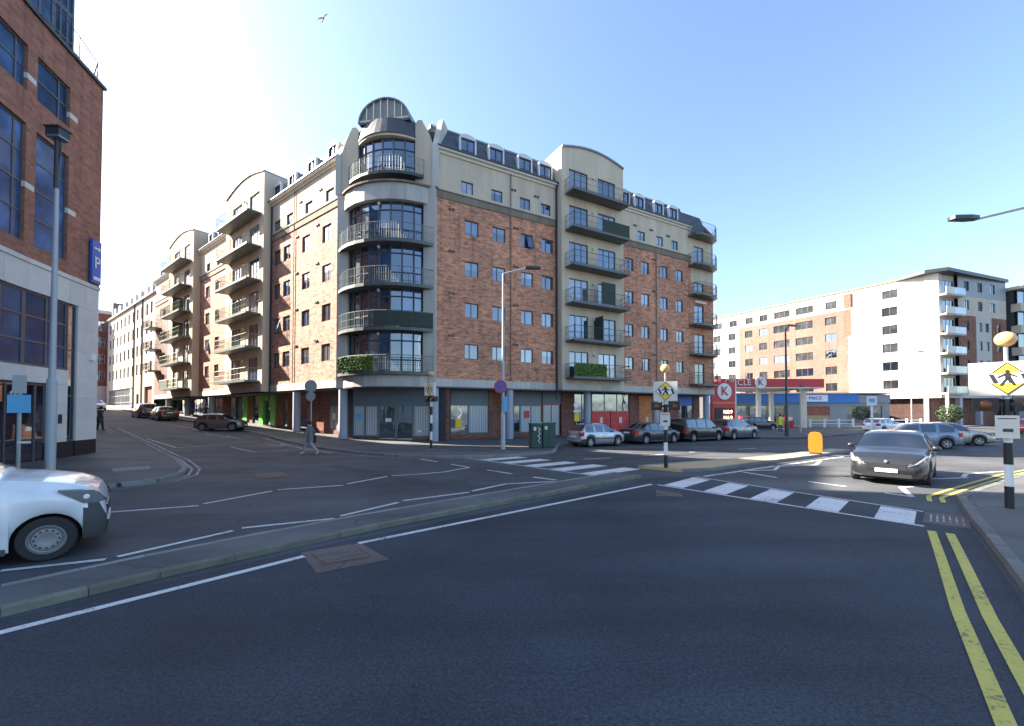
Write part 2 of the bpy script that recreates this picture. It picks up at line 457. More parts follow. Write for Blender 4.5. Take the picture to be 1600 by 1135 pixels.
def textmesh(s, size, mat, ext=.01):
    c = bpy.data.curves.new('lettering', 'FONT'); c.body = s; c.size = size; c.extrude = ext; c.align_x = 'CENTER'; c.align_y = 'CENTER'
    o = bpy.data.objects.new('lettering', c); COL.objects.link(o)
    dg = bpy.context.evaluated_depsgraph_get()
    me = bpy.data.meshes.new_from_object(o.evaluated_get(dg)); bpy.data.objects.remove(o)
    me.materials.clear(); me.materials.append(MATS[mat]); me.name = 'lettering'
    return me
UP = Matrix.Rotation(rad(90), 4, 'X')       # lays text in the x,z plane facing -y

# ------------------------------------------------------------------ terrain
DLX, DLY = -.7898, .6134
def gt(x, y): return (x + 12.7) * DLX + (y - 31.5) * DLY
def gz(x, y):
    t = gt(x, y)
    s = lambda q: 2 * math.log1p(math.exp(max(min(q / 2, 60), -60)))
    return .04 * (s(t + 4) - s(t - 110))
TCUTS = [-14, -10, -8, -6, -5, -4, -3, -2, -1, 0, 2, 4, 7, 12, 40, 70, 100, 106, 110, 114, 120]
def sheet(name, poly, dz, mat, parent=None, skirt=0.0, cuts=True):
    bm = bmesh.new()
    vs = [bm.verts.new((p[0], p[1], 0)) for p in poly]
    bm.faces.new(vs)
    bmesh.ops.triangulate(bm, faces=bm.faces[:])
    ts = [gt(*p[:2]) for p in poly]
    if cuts:
        for t in TCUTS:
            if min(ts) < t < max(ts):
                bmesh.ops.bisect_plane(bm, geom=bm.verts[:] + bm.edges[:] + bm.faces[:], plane_co=(-12.7 + DLX * t, 31.5 + DLY * t, 0), plane_no=(DLX, DLY, 0), dist=1e-5)
    for v in bm.verts: v.co.z = gz(v.co.x, v.co.y) + dz
    bmesh.ops.recalc_face_normals(bm, faces=bm.faces)
    if sum(f.normal.z for f in bm.faces) < 0: bmesh.ops.reverse_faces(bm, faces=bm.faces)
    if skirt:
        be = [e for e in bm.edges if e.is_boundary]
        r = bmesh.ops.extrude_edge_only(bm, edges=be)
        for g in r['geom']:
            if isinstance(g, bmesh.types.BMVert): g.co.z -= skirt
    me = bpy.data.meshes.new(name); bm.to_mesh(me); bm.free(); boxuv(me)
    me.materials.append(MATS[mat])
    o = put(name, me, parent)
    return o
def struct(o): o['kind'] = 'structure'; return o
def rect(cx, cy, hw, hl, a=0):
    c, s = math.cos(a), math.sin(a)
    return [(cx + c * x - s * y, cy + s * x + c * y) for x, y in ((-hw, -hl), (hw, -hl), (hw, hl), (-hw, hl))]
ground = struct(sheet('ground', [(-900, -300), (900, -300), (900, 1500), (-900, 1500)], -.03, 'asphalt_old'))
road = struct(sheet('road', [(-40, -40), (80, -40), (110, 120), (-140, 140), (-120, 60)], 0, 'asphalt_old'))
carriageway = struct(sheet('carriageway', [(-30, -24), (-20, -24), (-3.8, -5.6), (0.1, -1.4), (3.6, 2.3), (8.4, 7.7), (9.5, 9.2), (6.1, 14.7), (4.6, 14.2), (0, 10), (-3.4, 6.9), (-5.4, 4.7), (-12, -3)], .004, 'asphalt_new'))

# pavements
def PLn(u, n): return (-12.51 + DLX * u - .6134 * n, 30.61 + DLY * u - .7898 * n)
KERB_MAIN = [PLn(100, 2.3), PLn(40, 2.3), PLn(11, 2.3), (-17.6, 30.9), (-15.73, 28.89), (-11.28, 24.86), (-8.05, 22.19), (-5.6, 20.75), (-3.6, 20.3), (-1.6, 20.35), (-.2, 20.75), (1.4, 21.8), (2.3, 23.0), (2.65, 24.8), (2.9, 27.0), (3.8, 28.55), (17.8, 36.35), (19.0, 36.1), (20.4, 34.7), (22.8, 34.2), (27, 36.5), (40, 45.5)]
pav_main = struct(sheet('pavement', KERB_MAIN + [(75, 66), (60, 110), (0, 110), (-40, 110)], .12, 'footway', None, .25))
KERB_LEFT = [(-30, -8), (-20, 3.6), (-13.4, 10.9), (-11.75, 12.6), (-11.3, 13.4), (-11.6, 14.7), (-12.6, 16.2), (-15.3, 19.1), (-20.37, 23.64), (-25.4, 28.0), (-32.6, 34.2), (-60, 55.4), (-100, 86.5)]
pav_left = struct(sheet('pavement', KERB_LEFT + [(-110, 60), (-60, -8)], .12, 'footway', None, .25))
KERB_RIGHT = [(-8, -10.5), (-3.6, -5.5), (0.2, -1.6), (3.7, 2.25), (5.68, 4.55), (6.6, 5.55), (8.3, 7.45), (9.35, 8.65), (10.35, 9.75), (11.3, 10.75), (12.9, 11.75), (17.4, 14.45), (19.8, 15.6), (26, 18.9), (46, 29)]
pav_right = struct(sheet('pavement', KERB_RIGHT + [(60, 10), (30, -25), (0, -25)], .12, 'footway', None, .25))
NEAR = [(-12, -2.5), (-8.2, 1.6), (-5.59, 4.66), (-4.75, 5.75), (-3.57, 7.05), (-2.52, 8.15), (0, 10.45), (4.35, 14.35)]
def offs(pl, d):
    out = []
    for i, p in enumerate(pl):
        a = Vector(pl[max(i - 1, 0)]); b = Vector(pl[min(i + 1, len(pl) - 1)])
        t = (b - a).normalized(); out.append((p[0] - t.y * d, p[1] + t.x * d))
    return out
FAR = offs(NEAR, 1.05)
isl1 = struct(sheet('traffic_island', NEAR + FAR[::-1], .082, 'footway', None, .2))
N2 = [(6.25, 15.6), (7.6, 16.0), (10.5, 17.95), (14.2, 20.3), (18.9, 23.6)]
F2 = [(5.0, 16.75), (7.7, 18.15), (10.1, 19.2), (13.6, 21.2), (18.3, 24.4)]
isl2 = struct(sheet('traffic_island', N2 + F2[::-1], .11, 'tactile', None, .2))
def kerbstones(parent, pl, w, mat, dz, L=.9, off=0.0, h=.16):
    me = None
    for (x0, y0), (x1, y1) in zip(pl, pl[1:]):
        d = math.hypot(x1 - x0, y1 - y0); k = max(1, round(d / L)); a = math.atan2(y1 - y0, x1 - x0)
        for i in range(k):
            l = d / k
            me = cached(('ks', round(l, 1), w, mat, h), lambda: MB().box(0, l - .012, 0, w, -h, 0).mesh('kerb_stone', mat))
            f = (i + .006 / l) / k
            x, y = x0 + (x1 - x0) * f, y0 + (y1 - y0) * f
            put('kerb_stone', me, parent, T(x, y, gz(x, y) + dz + random.uniform(-.004, .004)) @ RZ(a) @ T(0, off, 0))
kerbstones(isl1, NEAR[1:], .16, 'kerb_moss', .088, off=-.012)
kerbstones(isl1, FAR[1:], .12, 'kerb', .087, off=-.105)
kerbstones(isl2, N2, .15, 'kerb', .118, off=-.012)
kerbstones(isl2, F2, .15, 'kerb', .118, off=-.135)
kerbstones(pav_main, KERB_MAIN[2:18], .16, 'kerb', .124, off=-.012)
kerbstones(pav_left, KERB_LEFT[1:11][::-1], .16, 'kerb', .124, off=-.012)
kerbstones(pav_right, KERB_RIGHT[1:14], .15, 'kerb_dark', .124, off=-.14)

# painted markings: each stroke is its own child of the road
def stroke(p, w=.1, mat='paint_white', name='lane_line', dz=.009, parent=None):
    x0, y0, x1, y1 = p
    t = Vector((x1 - x0, y1 - y0)).normalized(); nx, ny = -t.y * w / 2, t.x * w / 2
    return sheet(name, [(x0 + nx, y0 + ny), (x0 - nx, y0 - ny), (x1 - nx, y1 - ny), (x1 + nx, y1 + ny)], dz, mat, parent or road)
for p in [(-12, -3.6, -5.19, 4.33), (-5.19, 4.33, -4.3, 5.35), (-4.3, 5.35, -3.22, 6.59), (-2.61, 7.23, 4.3, 13.05)]: stroke(p, .12, parent=carriageway)
for p in [(-12.5, -.6, -7.2, 5.99 - .05), (-7.2, 5.99, -6.16, 6.45), (-6.09, 6.57, -5.24, 7.99), (-5.19, 8.17, -3.73, 8.89), (-3.68, 9.11, -2.8, 10.44), (-2.73, 10.66, -1.19, 11.75), (-1.12, 11.94, -0.2, 13.09), (-0.2, 13.09, 1.33, 13.56),
          (-8.95, 9.45, -7.45, 10.09), (-7.48, 10.3, -6.75, 11.94), (-6.7, 12.13, -5.12, 12.86), (-5.1, 13.09, -4.3, 14.62), (-4.19, 14.76, -3.41, 15.06), (-3.41, 15.06, -2.49, 15.7), (-2.49, 15.7, -1.71, 16.94), (-2.58, 17.96, -1.69, 16.94)][1:]: stroke(p, .11)
for p in [(-0.95, 16.21, 0.0, 15.22), (0.72, 14.48, 1.46, 13.81), (-4.29, 19.87, -3.33, 18.86), (3.36, 19.87, 4.78, 20.41), (6.63, 21.41, 8.14, 22.24), (9.75, 23.28, 11.52, 24.03), (13.36, 25.04, 14.84, 25.69),
          (6.64, 14.62, 10.74, 17.33), (8.6, 16.03, 10.04, 16.21), (10.04, 16.21, 11.05, 17.5), (10.92, 17.3, 12.73, 17.75), (12.73, 17.75, 14.1, 19.36), (11.18, 17.6, 16.5, 20.99), (8.53, 15.7, 8.96, 14.34), (9.46, 13.56, 9.96, 12.64),
          (10.25, 11.66, 10.5, 11.14), (11.5, 12.54, 10.5, 11.14), (11.5, 12.54, 12.51, 12.75), (28.37, 27.59, 39.69, 33.86), (16.31, 15.22, 18.45, 15.86), (16.31, 15.22, 15.44, 14.5), (13.91, 14.07, 15.42, 14.34)]: stroke(p, .13)
for p in [(-13.82, 22.8, -11.86, 25.2), (-16.58, 24.97, -13.82, 22.8), (-24.11, 27.96, -19.04, 23.99), (-19.04, 23.99, -18.16, 25.28), (-23.62, 32.53, -20.21, 30.36), (-20.98, 31.17, -18.66, 29.37), (-27.22, 35.98, -24.17, 33.62), (-34.1, 41.1, -28.29, 37.16),
          (-39.89, 43.9, -36.29, 42.2), (-14.9, 27.2, -9.6, 22.5), (-4.9, 19.0, 2.0, 20.4)][:-1]: stroke(p, .12, 'paint_worn')
def zebra(n0, n1, f0, f1, k, start=0):
    for i in range(k):
        a, b = (2 * i + start) / (2 * k - 1 + start), (2 * i + 1 + start) / (2 * k - 1 + start)
        q = lambda P, Q, t: (P[0] + (Q[0] - P[0]) * t, P[1] + (Q[1] - P[1]) * t)
        sheet('zebra_stripe', [q(n0, n1, a), q(n0, n1, b), q(f0, f1, b), q(f0, f1, a)], .011, 'paint_white', road)
zebra((-2.5, 20.9), (2.94, 14.77), (-.8, 22.0), (5.0, 16.4), 6)
zebra((4.62, 12.9), (8.0, 8.45), (6.16, 14.4), (9.05, 9.5), 5)
stroke((-2.6, 20.85, 2.9, 14.7), .1); stroke((4.45, 12.95, 8.05, 8.3), .1); stroke((6.3, 14.5, 9.2, 9.5), .08)
def dyl(pl, o1, name='double_yellow_line', w=.1, mat='paint_yellow'):
    for o in (o1, o1 + .24 if o1 > 0 else o1 - .24):
        q = offs(pl, o)
        for a, b in zip(q, q[1:]): stroke((*a, *b), w, mat, 'yellow_line', .0125)
dyl([(-3.6, -5.5), (0.2, -1.6), (3.7, 2.25), (5.5, 4.35), (7.35, 6.4), (8.35, 7.52)], .42, w=.12)
dyl([(10.8, 10.2), (11.3, 10.75), (12.9, 11.75), (17.4, 14.45), (26, 18.9)], .3)
dyl(KERB_LEFT[2:11], -.3, w=.07, mat='paint_worn')
dyl(KERB_MAIN[3:10], -.3, w=.07, mat='paint_worn')
# bicycle mark
bk = T(-15.1, 26.3) @ RZ(rad(-45))
def bpt(x, y): v = bk @ Vector((x, y, 0)); return (v.x, v.y)
def ring(cx, cy, r, n=14):
    for i in range(n):
        a, b = 2 * math.pi * i / n, 2 * math.pi * (i + 1) / n
        stroke((*bpt(cx + r * math.cos(a), cy + r * math.sin(a) * 1.5), *bpt(cx + r * math.cos(b), cy + r * math.sin(b) * 1.5)), .07, 'paint_worn', 'bicycle_mark')
ring(-.65, 0, .38); ring(.65, 0, .38)
for a, b in (((-.65, 0), (-.2, .7)), ((-.2, .7), (.45, .7)), ((.45, .7), (0, 0)), ((0, 0), (-.65, 0)), ((0, 0), (-.28, .95)), ((.65, 0), (.4, 1.0)), ((.4, 1.0), (.62, 1.05))): stroke((*bpt(*a), *bpt(*b)), .07, 'paint_worn', 'bicycle_mark')
# manhole covers and patches
def manhole(poly, mat='iron', dz=.013, name='manhole_cover'):
    o = sheet(name, poly, dz, mat, road)
    if mat != 'iron': return
    A, B, C, D = [Vector(p) for p in poly]
    for i in range(1, 9):
        f = i / 9
        a, b = A.lerp(D, f), B.lerp(C, f)
        a, b = a.lerp(b, .06), b.lerp(a, .06)
        k = stroke((*a, *b), .03, 'kerb', 'grating_bar', dz + .006)
manhole([(-3.19, 6.71), (-2.6, 7.09), (-2.15, 6.55), (-2.75, 6.2)])
manhole([(-9.23, 15.06), (-8.5, 15.69), (-7.68, 14.62), (-8.41, 14.07)])
manhole([(4.12, 12.13), (4.63, 11.57), (4.5, 11.14), (3.81, 11.22)], 'asphalt_patch', .0085, 'road_patch')
manhole([(8.3, 8.6), (9.2, 9.45), (9.75, 9.05), (8.75, 8.1)], 'asphalt_patch', .0085, 'road_patch')
manhole([(-14.8, 15.63), (-14.13, 16.49), (-13.33, 15.66), (-13.97, 14.87)], 'kerb', .125, 'service_cover')
manhole([(-3.35, 6.75), (-2.6, 7.25), (-1.85, 6.45), (-2.7, 5.9)], 'asphalt_patch', .0083, 'road_patch')
asphalt('asphalt_repair', (.052, .053, .057, 1), .15, .4, .2)
for q in ([(-7.6, 17.2), (-2.9, 13.0), (-2.5, 13.5), (-7.2, 17.7)], [(-13, 19.5), (-11.4, 18.2), (-10.4, 19.6), (-12, 20.8)], [(4.6, 19.2), (10.5, 22.6), (10.2, 23.2), (4.3, 19.8)], [(-24.5, 29.5), (-18.5, 25.0), (-18.1, 25.6), (-24.1, 30.1)]): manhole(q, 'asphalt_repair', .005, 'road_patch')
for k in range(6):
    a = Vector((8.5, 8.62)).lerp(Vector((8.95, 8.28)), k / 6); b = a + Vector((.62, .62))
    stroke((a.x, a.y, b.x, b.y), .03, 'paint_worn', 'tactile_bar', .014)

# ------------------------------------------------------------------ main apartment building
FR = T(-5.41, 29.47) @ RZ(math.atan2(.4854, .8743))
FL = T(-12.51, 30.61) @ RZ(math.atan2(-.6134, .7898))
FT = T(-12.51, 30.61) @ RZ(math.atan2(-1.14, 7.1))
TW = 7.19
bld = root('apartment_building', 'seven storey brick and render corner apartment block with curved glass tower and rows of balconies', 'building', T(-8.5, 33, 0))
ROWS = [6.05, 9.08, 12.11, 15.14]
GL = ['glass', 'glass', 'glass_blue', 'glass_curtain', 'glass', 'glass_dark']
def winwall(F, x0, x1, z0, z1, cols, rows, w, h, mat, name, ww=None):
    ops = [(c, c + w, r, r + h) for c in cols for r in rows]
    part(name, wall(MB(), x0, x1, z0, z1, ops), mat, bld, F)
    for o in ops:
        window(bld, F @ T(o[0], .09, o[2]), w, h, 2, 1, 'frame', random.choice(GL), split=random.choice((.5, .5, .38)), sill=False)
        if random.random() < .45:
            f = random.choice((.25, .4, .55, .8))
            put('blind', cached(('bl', w, h, f), lambda: MB().box(.05, w - .05, .03, .036, h * (1 - f), h - .03).mesh('blind', 'glass_curtain')), bld, F @ T(o[0], .09, o[2]))
        if random.random() < .07:
            window(bld, F @ T(o[0] + w * .48, .06, o[2] + h) @ Matrix.Rotation(rad(-16), 4, 'X') @ T(0, 0, -h), w * .5, h, 1, 1, 'frame', 'glass_blue', 'open_sash')
def panels(F, x0, x1, z0, z1, step, y0=-.05, y1=.1, mat='concrete', name='cladding_panel'):
    k = max(1, round((x1 - x0) / step)); l = (x1 - x0) / k
    me = cached(('pn', round(l, 3), z1 - z0, y0, y1, mat), lambda: MB().box(.006, l - .006, y0, y1, 0, z1 - z0).mesh(name, mat))
    for i in range(k): put(name, me, bld, F @ T(x0 + i * l, 0, z0))
def dormer(F, x, w, z=21.2, h=1.15, sl=.6):
    """arched dormer standing out of the mansard slope"""
    y0 = (z - 20.95) * sl + .02
    def mk():
        mb = MB(); n = 8; R = w / 2
        arc = [(w / 2 - R * math.cos(math.pi * i / n), h + .34 * math.sin(math.pi * i / n)) for i in range(n + 1)]
        inn = [(w / 2 - (R - .12) * math.cos(math.pi * i / n), h - .02 + .0 * i) for i in range(n + 1)]
        mb.box(0, .12, -.1, .1, 0, h).box(w - .12, w, -.1, .1, 0, h).box(.12, w - .12, -.1, .1, -.02, .08)
        mb.prismy(arc, -.1, .1)
        return mb.mesh('dormer', 'frame_white')
    def mk2():
        mb = MB(); n = 8; R = w / 2 - .01
        arc = [(w / 2 - R * math.cos(math.pi * i / n), h + .33 * math.sin(math.pi * i / n)) for i in range(n + 1)]
        mb.prismy([(.01, 0)] + arc + [(w - .01, 0)], .1, 1.3)
        return mb.mesh('dormer_cheek', 'lead')
    o = put('dormer', cached(('dm', w, h), mk), bld, F @ T(x, y0, z))
    put('dormer_cheek', cached(('dc', w, h), mk2), o, F @ T(x, y0, z))
    def fr():
        mb = MB(); a = .12; b = w - .12
        mb.box(a, b, -.04, .02, .08, .14).box(a, b, -.04, .02, h - .06, h).box(a, a + .05, -.038, .02, .14, h - .06).box(b - .05, b, -.038, .02, .14, h - .06).box(w / 2 - .03, w / 2 + .03, -.036, .02, .14, h - .06)
        return mb.mesh('window_frame', 'frame')
    put('window_frame', cached(('df', w, h), fr), o, F @ T(x, y0, z))
    put('pane', cached(('dp', w, h), lambda: MB().box(.16, w - .16, .03, .09, .12, h - .05).mesh('pane', 'glass_blue')), o, F @ T(x, y0, z))
def upper(F, x0, x1, wins, dorms, ww=.95):
    part('string_course', MB().box(x0, x1, -.07, .2, 17.4, 17.9).box(x0, x1, -.12, .2, 17.902, 17.97), 'concrete_dark', bld, F)
    winwall(F, x0, x1, 17.97, 20.7, wins, [18.2], ww, .88, 'render', 'rendered_wall')
    part('cornice', MB().box(x0, x1, -.34, .3, 20.78, 20.9).box(x0, x1, -.12, .3, 20.6, 20.778), 'offwhite', bld, F)
    part('gutter', MB().box(x0, x1, -.42, -.3, 20.902, 21.0), 'metal_dark', bld, F)
    part('roof', MB().prismx([(-.2, 20.9), (1.25, 23.2), (1.5, 23.28), (11, 23.28), (11, 20.9)], x0, x1), 'slate', bld, F)
    part('ridge_flashing', MB().box(x0, x1, 1.2, 1.5, 23.2, 23.34), 'lead', bld, F)
    for d in dorms: dormer(F, d, 1.35)
def slates(F, x0, x1, avoid):
    pass
def vents(F, pts):
    for x, z in pts: put('vent', cached('vent', lambda: MB().box(0, .16, -.09, .02, 0, .13).box(.26, .42, -.09, .02, 0, .13).mesh('vent', 'metal_dark')), bld, F @ T(x, 0, z))
# right wing, first section
C1 = [2.25, 4.5, 7.0, 8.95]
winwall(FR, 0, 10.35, 4.55, 17.4, C1, ROWS, 1.1, 1.1, 'brick', 'brick_wall')
upper(FR, 0, 10.35, [1.95, 4.4, 6.9, 8.85], [1.85, 4.2, 6.75, 8.7])
panels(FR, 0, 10.35, 4.0, 4.55, 1.29)
vents(FR, [(1.0, r + 1.55) for r in ROWS] + [(6.3, r + 1.3) for r in ROWS] + [(6.1, 19.4), (8.2, 19.4)])
part('drainpipe', MB().tube((10.28, -.12, 3.2), (10.28, -.12, 20.6), .06).tube((10.28, -.12, 20.6), (10.28, -.35, 20.9), .06), 'black', bld, FR)
part('drainpipe', MB().tube((6.05, -.08, 4.6), (6.05, -.08, 20.6), .035), 'concrete_dark', bld, FR)
# projecting bay with arched parapet
def bay(F, x0, x1, doors, bal, dw, rm, zs, side_mat='render', rise=.9, top=23.75):
    ops = [(d, d + dw, z, z + 2.15) for d in doors for z in zs]
    mb = wall(MB(), x0, x1, 4.0, 22.9, ops, .14, -.7)
    n = 14
    arc = [(x0 + (x1 - x0) * i / n, top + rise * math.sin(math.pi * (.12 + .76 * i / n)) - rise * math.sin(math.pi * .12)) for i in range(n + 1)]
    mb.prismy([(x1, 22.9), (x0, 22.9)][::-1] + arc[::-1], -.7, 3.2)
    mb.box(x0, x0 + .25, -.698, 3, 4.0, 22.899).box(x1 - .25, x1, -.698, 3, 4.0, 22.899)
    part('bay_wall', mb, side_mat, bld, F)
    cp = MB()
    for (a, za), (b, zb) in zip(arc, arc[1:]): cp.prismy([(a, za), (b, zb), (b, zb + .14), (a, za + .14)], -.82, 3.3)
    part('parapet_coping', cp, 'lead', bld, F)
    for z in zs:
        for d in doors: french(bld, F @ T(d, -.62, z), dw, 2.15, random.choice(['glass', 'glass_blue', 'glass', 'glass_curtain']))
        balcony(bld, F @ T(bal[0], -.7, z), bal[1] - bal[0], 1.15, rm)
        part('wall_lamp', MB().ball((0, -.12, 0), .1, .1, .12), 'offwhite', bld, F @ T((doors[0] + dw + doors[1]) / 2, -.7, z + 1.95))
ZB = [5.0, 8.0, 11.0, 14.02, 17.05, 20.05]
bay(FR, 10.4, 17.1, [11.15, 14.2], (10.75, 16.75), 1.95, 'rail_dark', ZB)
# green hedge panels and netting on some balcony rails
part('hedge_panel', MB().box(10.82, 14.1, -1.83, -1.79, 5.06, 6.05), 'hedge_light', bld, FR)
part('privacy_screen', MB().box(13.6, 15.1, -1.83, -1.79, 11.1, 12.9), 'netting', bld, FR)
part('privacy_screen', MB().box(13.8, 16.7, -1.83, -1.79, 17.1, 18.1), 'netting', bld, FR)
part('privacy_screen', MB().box(13.7, 13.74, -1.83, -.72, 8.02, 10.1), 'netting', bld, FR)
# right wing, second section
winwall(FR, 17.15, 26.9, 4.55, 17.4, [17.95, 19.97, 22.5, 24.7], ROWS, 1.03, 1.15, 'brick', 'brick_wall')
upper(FR, 17.15, 26.9, [19.55, 22.0, 24.1], [17.35, 19.25, 21.8, 23.85], .95)
panels(FR, 10.4, 17.1, 3.995, 4.5, 1.34, -.76, -.705)
panels(FR, 17.15, 30.4, 4.0, 4.55, 1.32)
vents(FR, [(21.4, r + 1.5) for r in ROWS] + [(19.0, 19.4), (21.1, 19.4), (23.4, 19.3)])
part('drainpipe', MB().tube((21.9, -.08, 4.6), (21.9, -.08, 17.3), .04), 'concrete_dark', bld, FR)
# end section with stacked balconies
eo = [(27.4, 28.9, z, z + 2.1) for z in ZB[:5]]
part('brick_wall', wall(MB(), 26.9, 30.4, 4.55, 15.4, eo[:4]), 'brick', bld, FR)
part('rendered_wall', wall(MB(), 26.9, 30.4, 15.4, 20.0, eo[4:], .16), 'render', bld, FR)
part('gable_wall', MB().prismx([(0, 4.0), (12, 4.0), (12, 22.5), (2.6, 23.6), (1.9, 23.3), (0, 20.9)], 30.15, 30.42), 'brick_dark', bld, FR)
part('roof', MB().prismx([(.1, 20.0), (1.3, 23.1), (11, 23.1), (11, 20.0)], 26.9, 30.14), 'slate', bld, FR)
window(bld, FR @ T(27.3, .52, 20.3) @ Matrix.Rotation(rad(-20), 4, 'X'), 1.5, 1.5, 2, 1, 'frame_white', 'glass_blue', 'roof_window')
for z in ZB[:5]: french(bld, FR @ T(27.4, .08, z), 1.5, 2.1, random.choice(['glass', 'glass_blue']))
for z in ZB:
    o = put('balcony', cached('eb', lambda: MB().prism([(0, 0), (0, -.95), (.6, -1.2), (2.6, -1.2), (3.5, -.75), (3.9, 0)], -.2, 0).mesh('balcony', 'slab_metal')), bld, FR @ T(26.55, 0, z))
    put('railing', cached('ebr', lambda: railing(MB(), [(.04, 0), (.04, -.93), (.6, -1.17), (2.6, -1.17), (3.45, -.73), (3.85, 0)]).mesh('railing', 'rail_dark')), o, FR @ T(26.55, 0, z))
part('awning', MB().box(27.3, 29.0, -.25, 0.05, 13.25, 13.5), 'offwhite', bld, FR)
# inner core that closes the block behind the facades
part('core', MB().box(.2, 30.1, 2.0, 14, -.3, 4.2).box(.2, 30.1, .45, 14, 4.2, 20.85), 'core', bld, FR)
part('core', MB().box(-49.8, -.2, 2.0, 14, -.3, 4.2).box(-49.8, -.2, .45, 14, 4.2, 20.85), 'core', bld, FL)
# left wing
LROWS = ROWS
winwall(FL, -11.5, 0, 4.55, 17.4, [-2.65, -5.85, -9.15, -11.0], LROWS, 1.3, 1.3, 'brick_sunlit', 'brick_wall')
upper(FL, -11.5, 0, [-2.2, -5.4, -8.65, -11.0], [-2.1, -5.3, -8.6, -11.4], 1.2)
panels(FL, -11.5, 0, 4.0, 4.55, 1.3)
vents(FL, [(-3.6, r + 1.6) for r in ROWS] + [(-6.9, r + 1.5) for r in ROWS] + [(-3.2, 19.4), (-6.4, 19.4)])
bay(FL, -20.4, -11.5, [-14.6, -18.6], (-19.6, -12.0), 2.2, 'rail_pale', ZB, 'render', 1.1, 23.6)
winwall(FL, -30.6, -20.4, 4.55, 17.4, [-22.6, -25.6, -28.6], LROWS, 1.3, 1.3, 'brick_sunlit', 'brick_wall')
upper(FL, -30.6, -20.4, [-22.4, -25.2, -28.4], [-22.6, -25.2, -28.2], 1.2)
bay(FL, -40.2, -30.6, [-34.0, -38.0], (-39.0, -31.2), 2.2, 'rail_pale', ZB, 'render', 1.1, 23.4)
winwall(FL, -50, -40.2, 4.55, 17.4, [-42.6, -46.0], LROWS, 1.3, 1.3, 'brick_pale', 'brick_wall')
upper(FL, -50, -40.2, [-42.4, -45.6], [-42.4, -45.4, -48], 1.2)
panels(FL, -20.4, -11.5, 3.995, 4.5, 1.48, -.76, -.705)
panels(FL, -30.6, -20.4, 4.0, 4.55, 1.45)
panels(FL, -40.2, -30.6, 3.995, 4.5, 1.6, -.76, -.705)
panels(FL, -50, -40.2, 4.0, 4.55, 1.6)
for z in ZB[1:4]:
    french(bld, FL @ T(-49.2, -.02, z), 1.8, 2.1)
    balcony(bld, FL @ T(-49.9, 0, z), 3.2, 1.3, 'rail_pale')
part('drainpipe', MB().tube((-11.35, -.1, 3.2), (-11.35, -.1, 20.6), .06), 'black', bld, FL)
part('drainpipe', MB().tube((-7.1, -.08, 4.6), (-7.1, -.08, 20.6), .035), 'concrete_dark', bld, FL)
for zz in (8.0, 11.0, 14.0): part('privacy_screen', MB().box(-39.0, -35.5, -1.83, -1.8, zz - 2.95, zz - 1.95) if zz == 8.0 else MB().box(-33.9, -33.86, -1.8, -.75, zz, zz + 1.9), 'netting', bld, FL)
# soffits over the recessed ground floor
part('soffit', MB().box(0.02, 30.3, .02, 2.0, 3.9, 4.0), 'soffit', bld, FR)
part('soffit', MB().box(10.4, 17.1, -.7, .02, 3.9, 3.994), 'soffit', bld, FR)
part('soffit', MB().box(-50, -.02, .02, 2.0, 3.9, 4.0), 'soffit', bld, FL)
colm = lambda z0: MB().tube((0, 0, z0), (0, 0, 3.92), .31, None, 20)
for x in (.1, 6.15, 13.8, 22.1, 29.6): part('column', colm(-.05), 'column', bld, FR @ T(x, .35), True)
for x in (-.1, -7.2, -27.4, -36.0, -44.0): part('column', colm(.1), 'column', bld, FL @ T(x, .35), True)
# ground floor, right wing
def shop(F, x0, x1, zb, zt, y, cols, gm, fm='shop_grey', rows=1, name='shop_window'):
    return window(bld, F @ T(x0, y, zb), x1 - x0, zt - zb, cols, rows, fm, gm, name, .07, None, False, .1)
G0 = 1.6
so = [(1.7, 5.0, .55, 3.9), (7.25, 10.0, .5, 3.9), (10.1, 12.0, .13, 3.9), (13.4, 15.2, .13, 3.9), (15.4, 20.0, .13, 3.9), (21.2, 25.6, .13, 3.9), (26.9, 29.2, .13, 3.9)]
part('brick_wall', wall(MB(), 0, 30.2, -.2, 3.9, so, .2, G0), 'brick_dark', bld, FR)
def fascia(F, x0, x1, z0, z1, y, mat='shop_grey'): part('fascia_panel', MB().box(x0, x1, y, y + .08, z0, z1), mat, bld, F)
fascia(FR, 1.7, 5.0, 2.75, 3.9, G0 + .08); shop(FR, 1.7, 3.3, .55, 2.75, G0 + .08, 1, 'glass_shop'); shop(FR, 3.3, 5.0, .55, 2.75, G0 + .08, 1, 'blind')
fascia(FR, 7.25, 10.0, 2.75, 3.9, G0 + .08); shop(FR, 7.25, 7.9, .5, 2.75, G0 + .08, 1, 'glass_shop'); shop(FR, 7.9, 10.0, .5, 2.75, G0 + .08, 2, 'blind')
fascia(FR, 10.1, 12.0, 2.85, 3.9, G0 + .08); shop(FR, 10.1, 11.85, .13, 2.85, G0 + .05, 2, 'blind', 'red_paint', 1, 'shop_door')
shop(FR, 13.4, 15.2, .13, 3.9, G0 + .08, 2, 'glass_shop')
shop(FR, 15.4, 20.0, 2.2, 3.9, G0 + .08, 3, 'glass_shop')
for a, b, m_ in ((15.4, 17.6, 'red_board'), (17.7, 20.0, 'red_board')): part('window_poster', MB().box(a, b, G0 + .06, G0 + .1, .2, 2.2), m_, bld, FR)
part('window_poster', MB().box(21.3, 23.4, G0 + .06, G0 + .1, .2, 3.8), 'orange_board', bld, FR)
part('window_poster', MB().box(23.5, 25.5, G0 + .06, G0 + .1, .2, 2.4), 'orange_board', bld, FR); shop(FR, 23.5, 25.6, 2.4, 3.9, G0 + .08, 2, 'glass_shop')
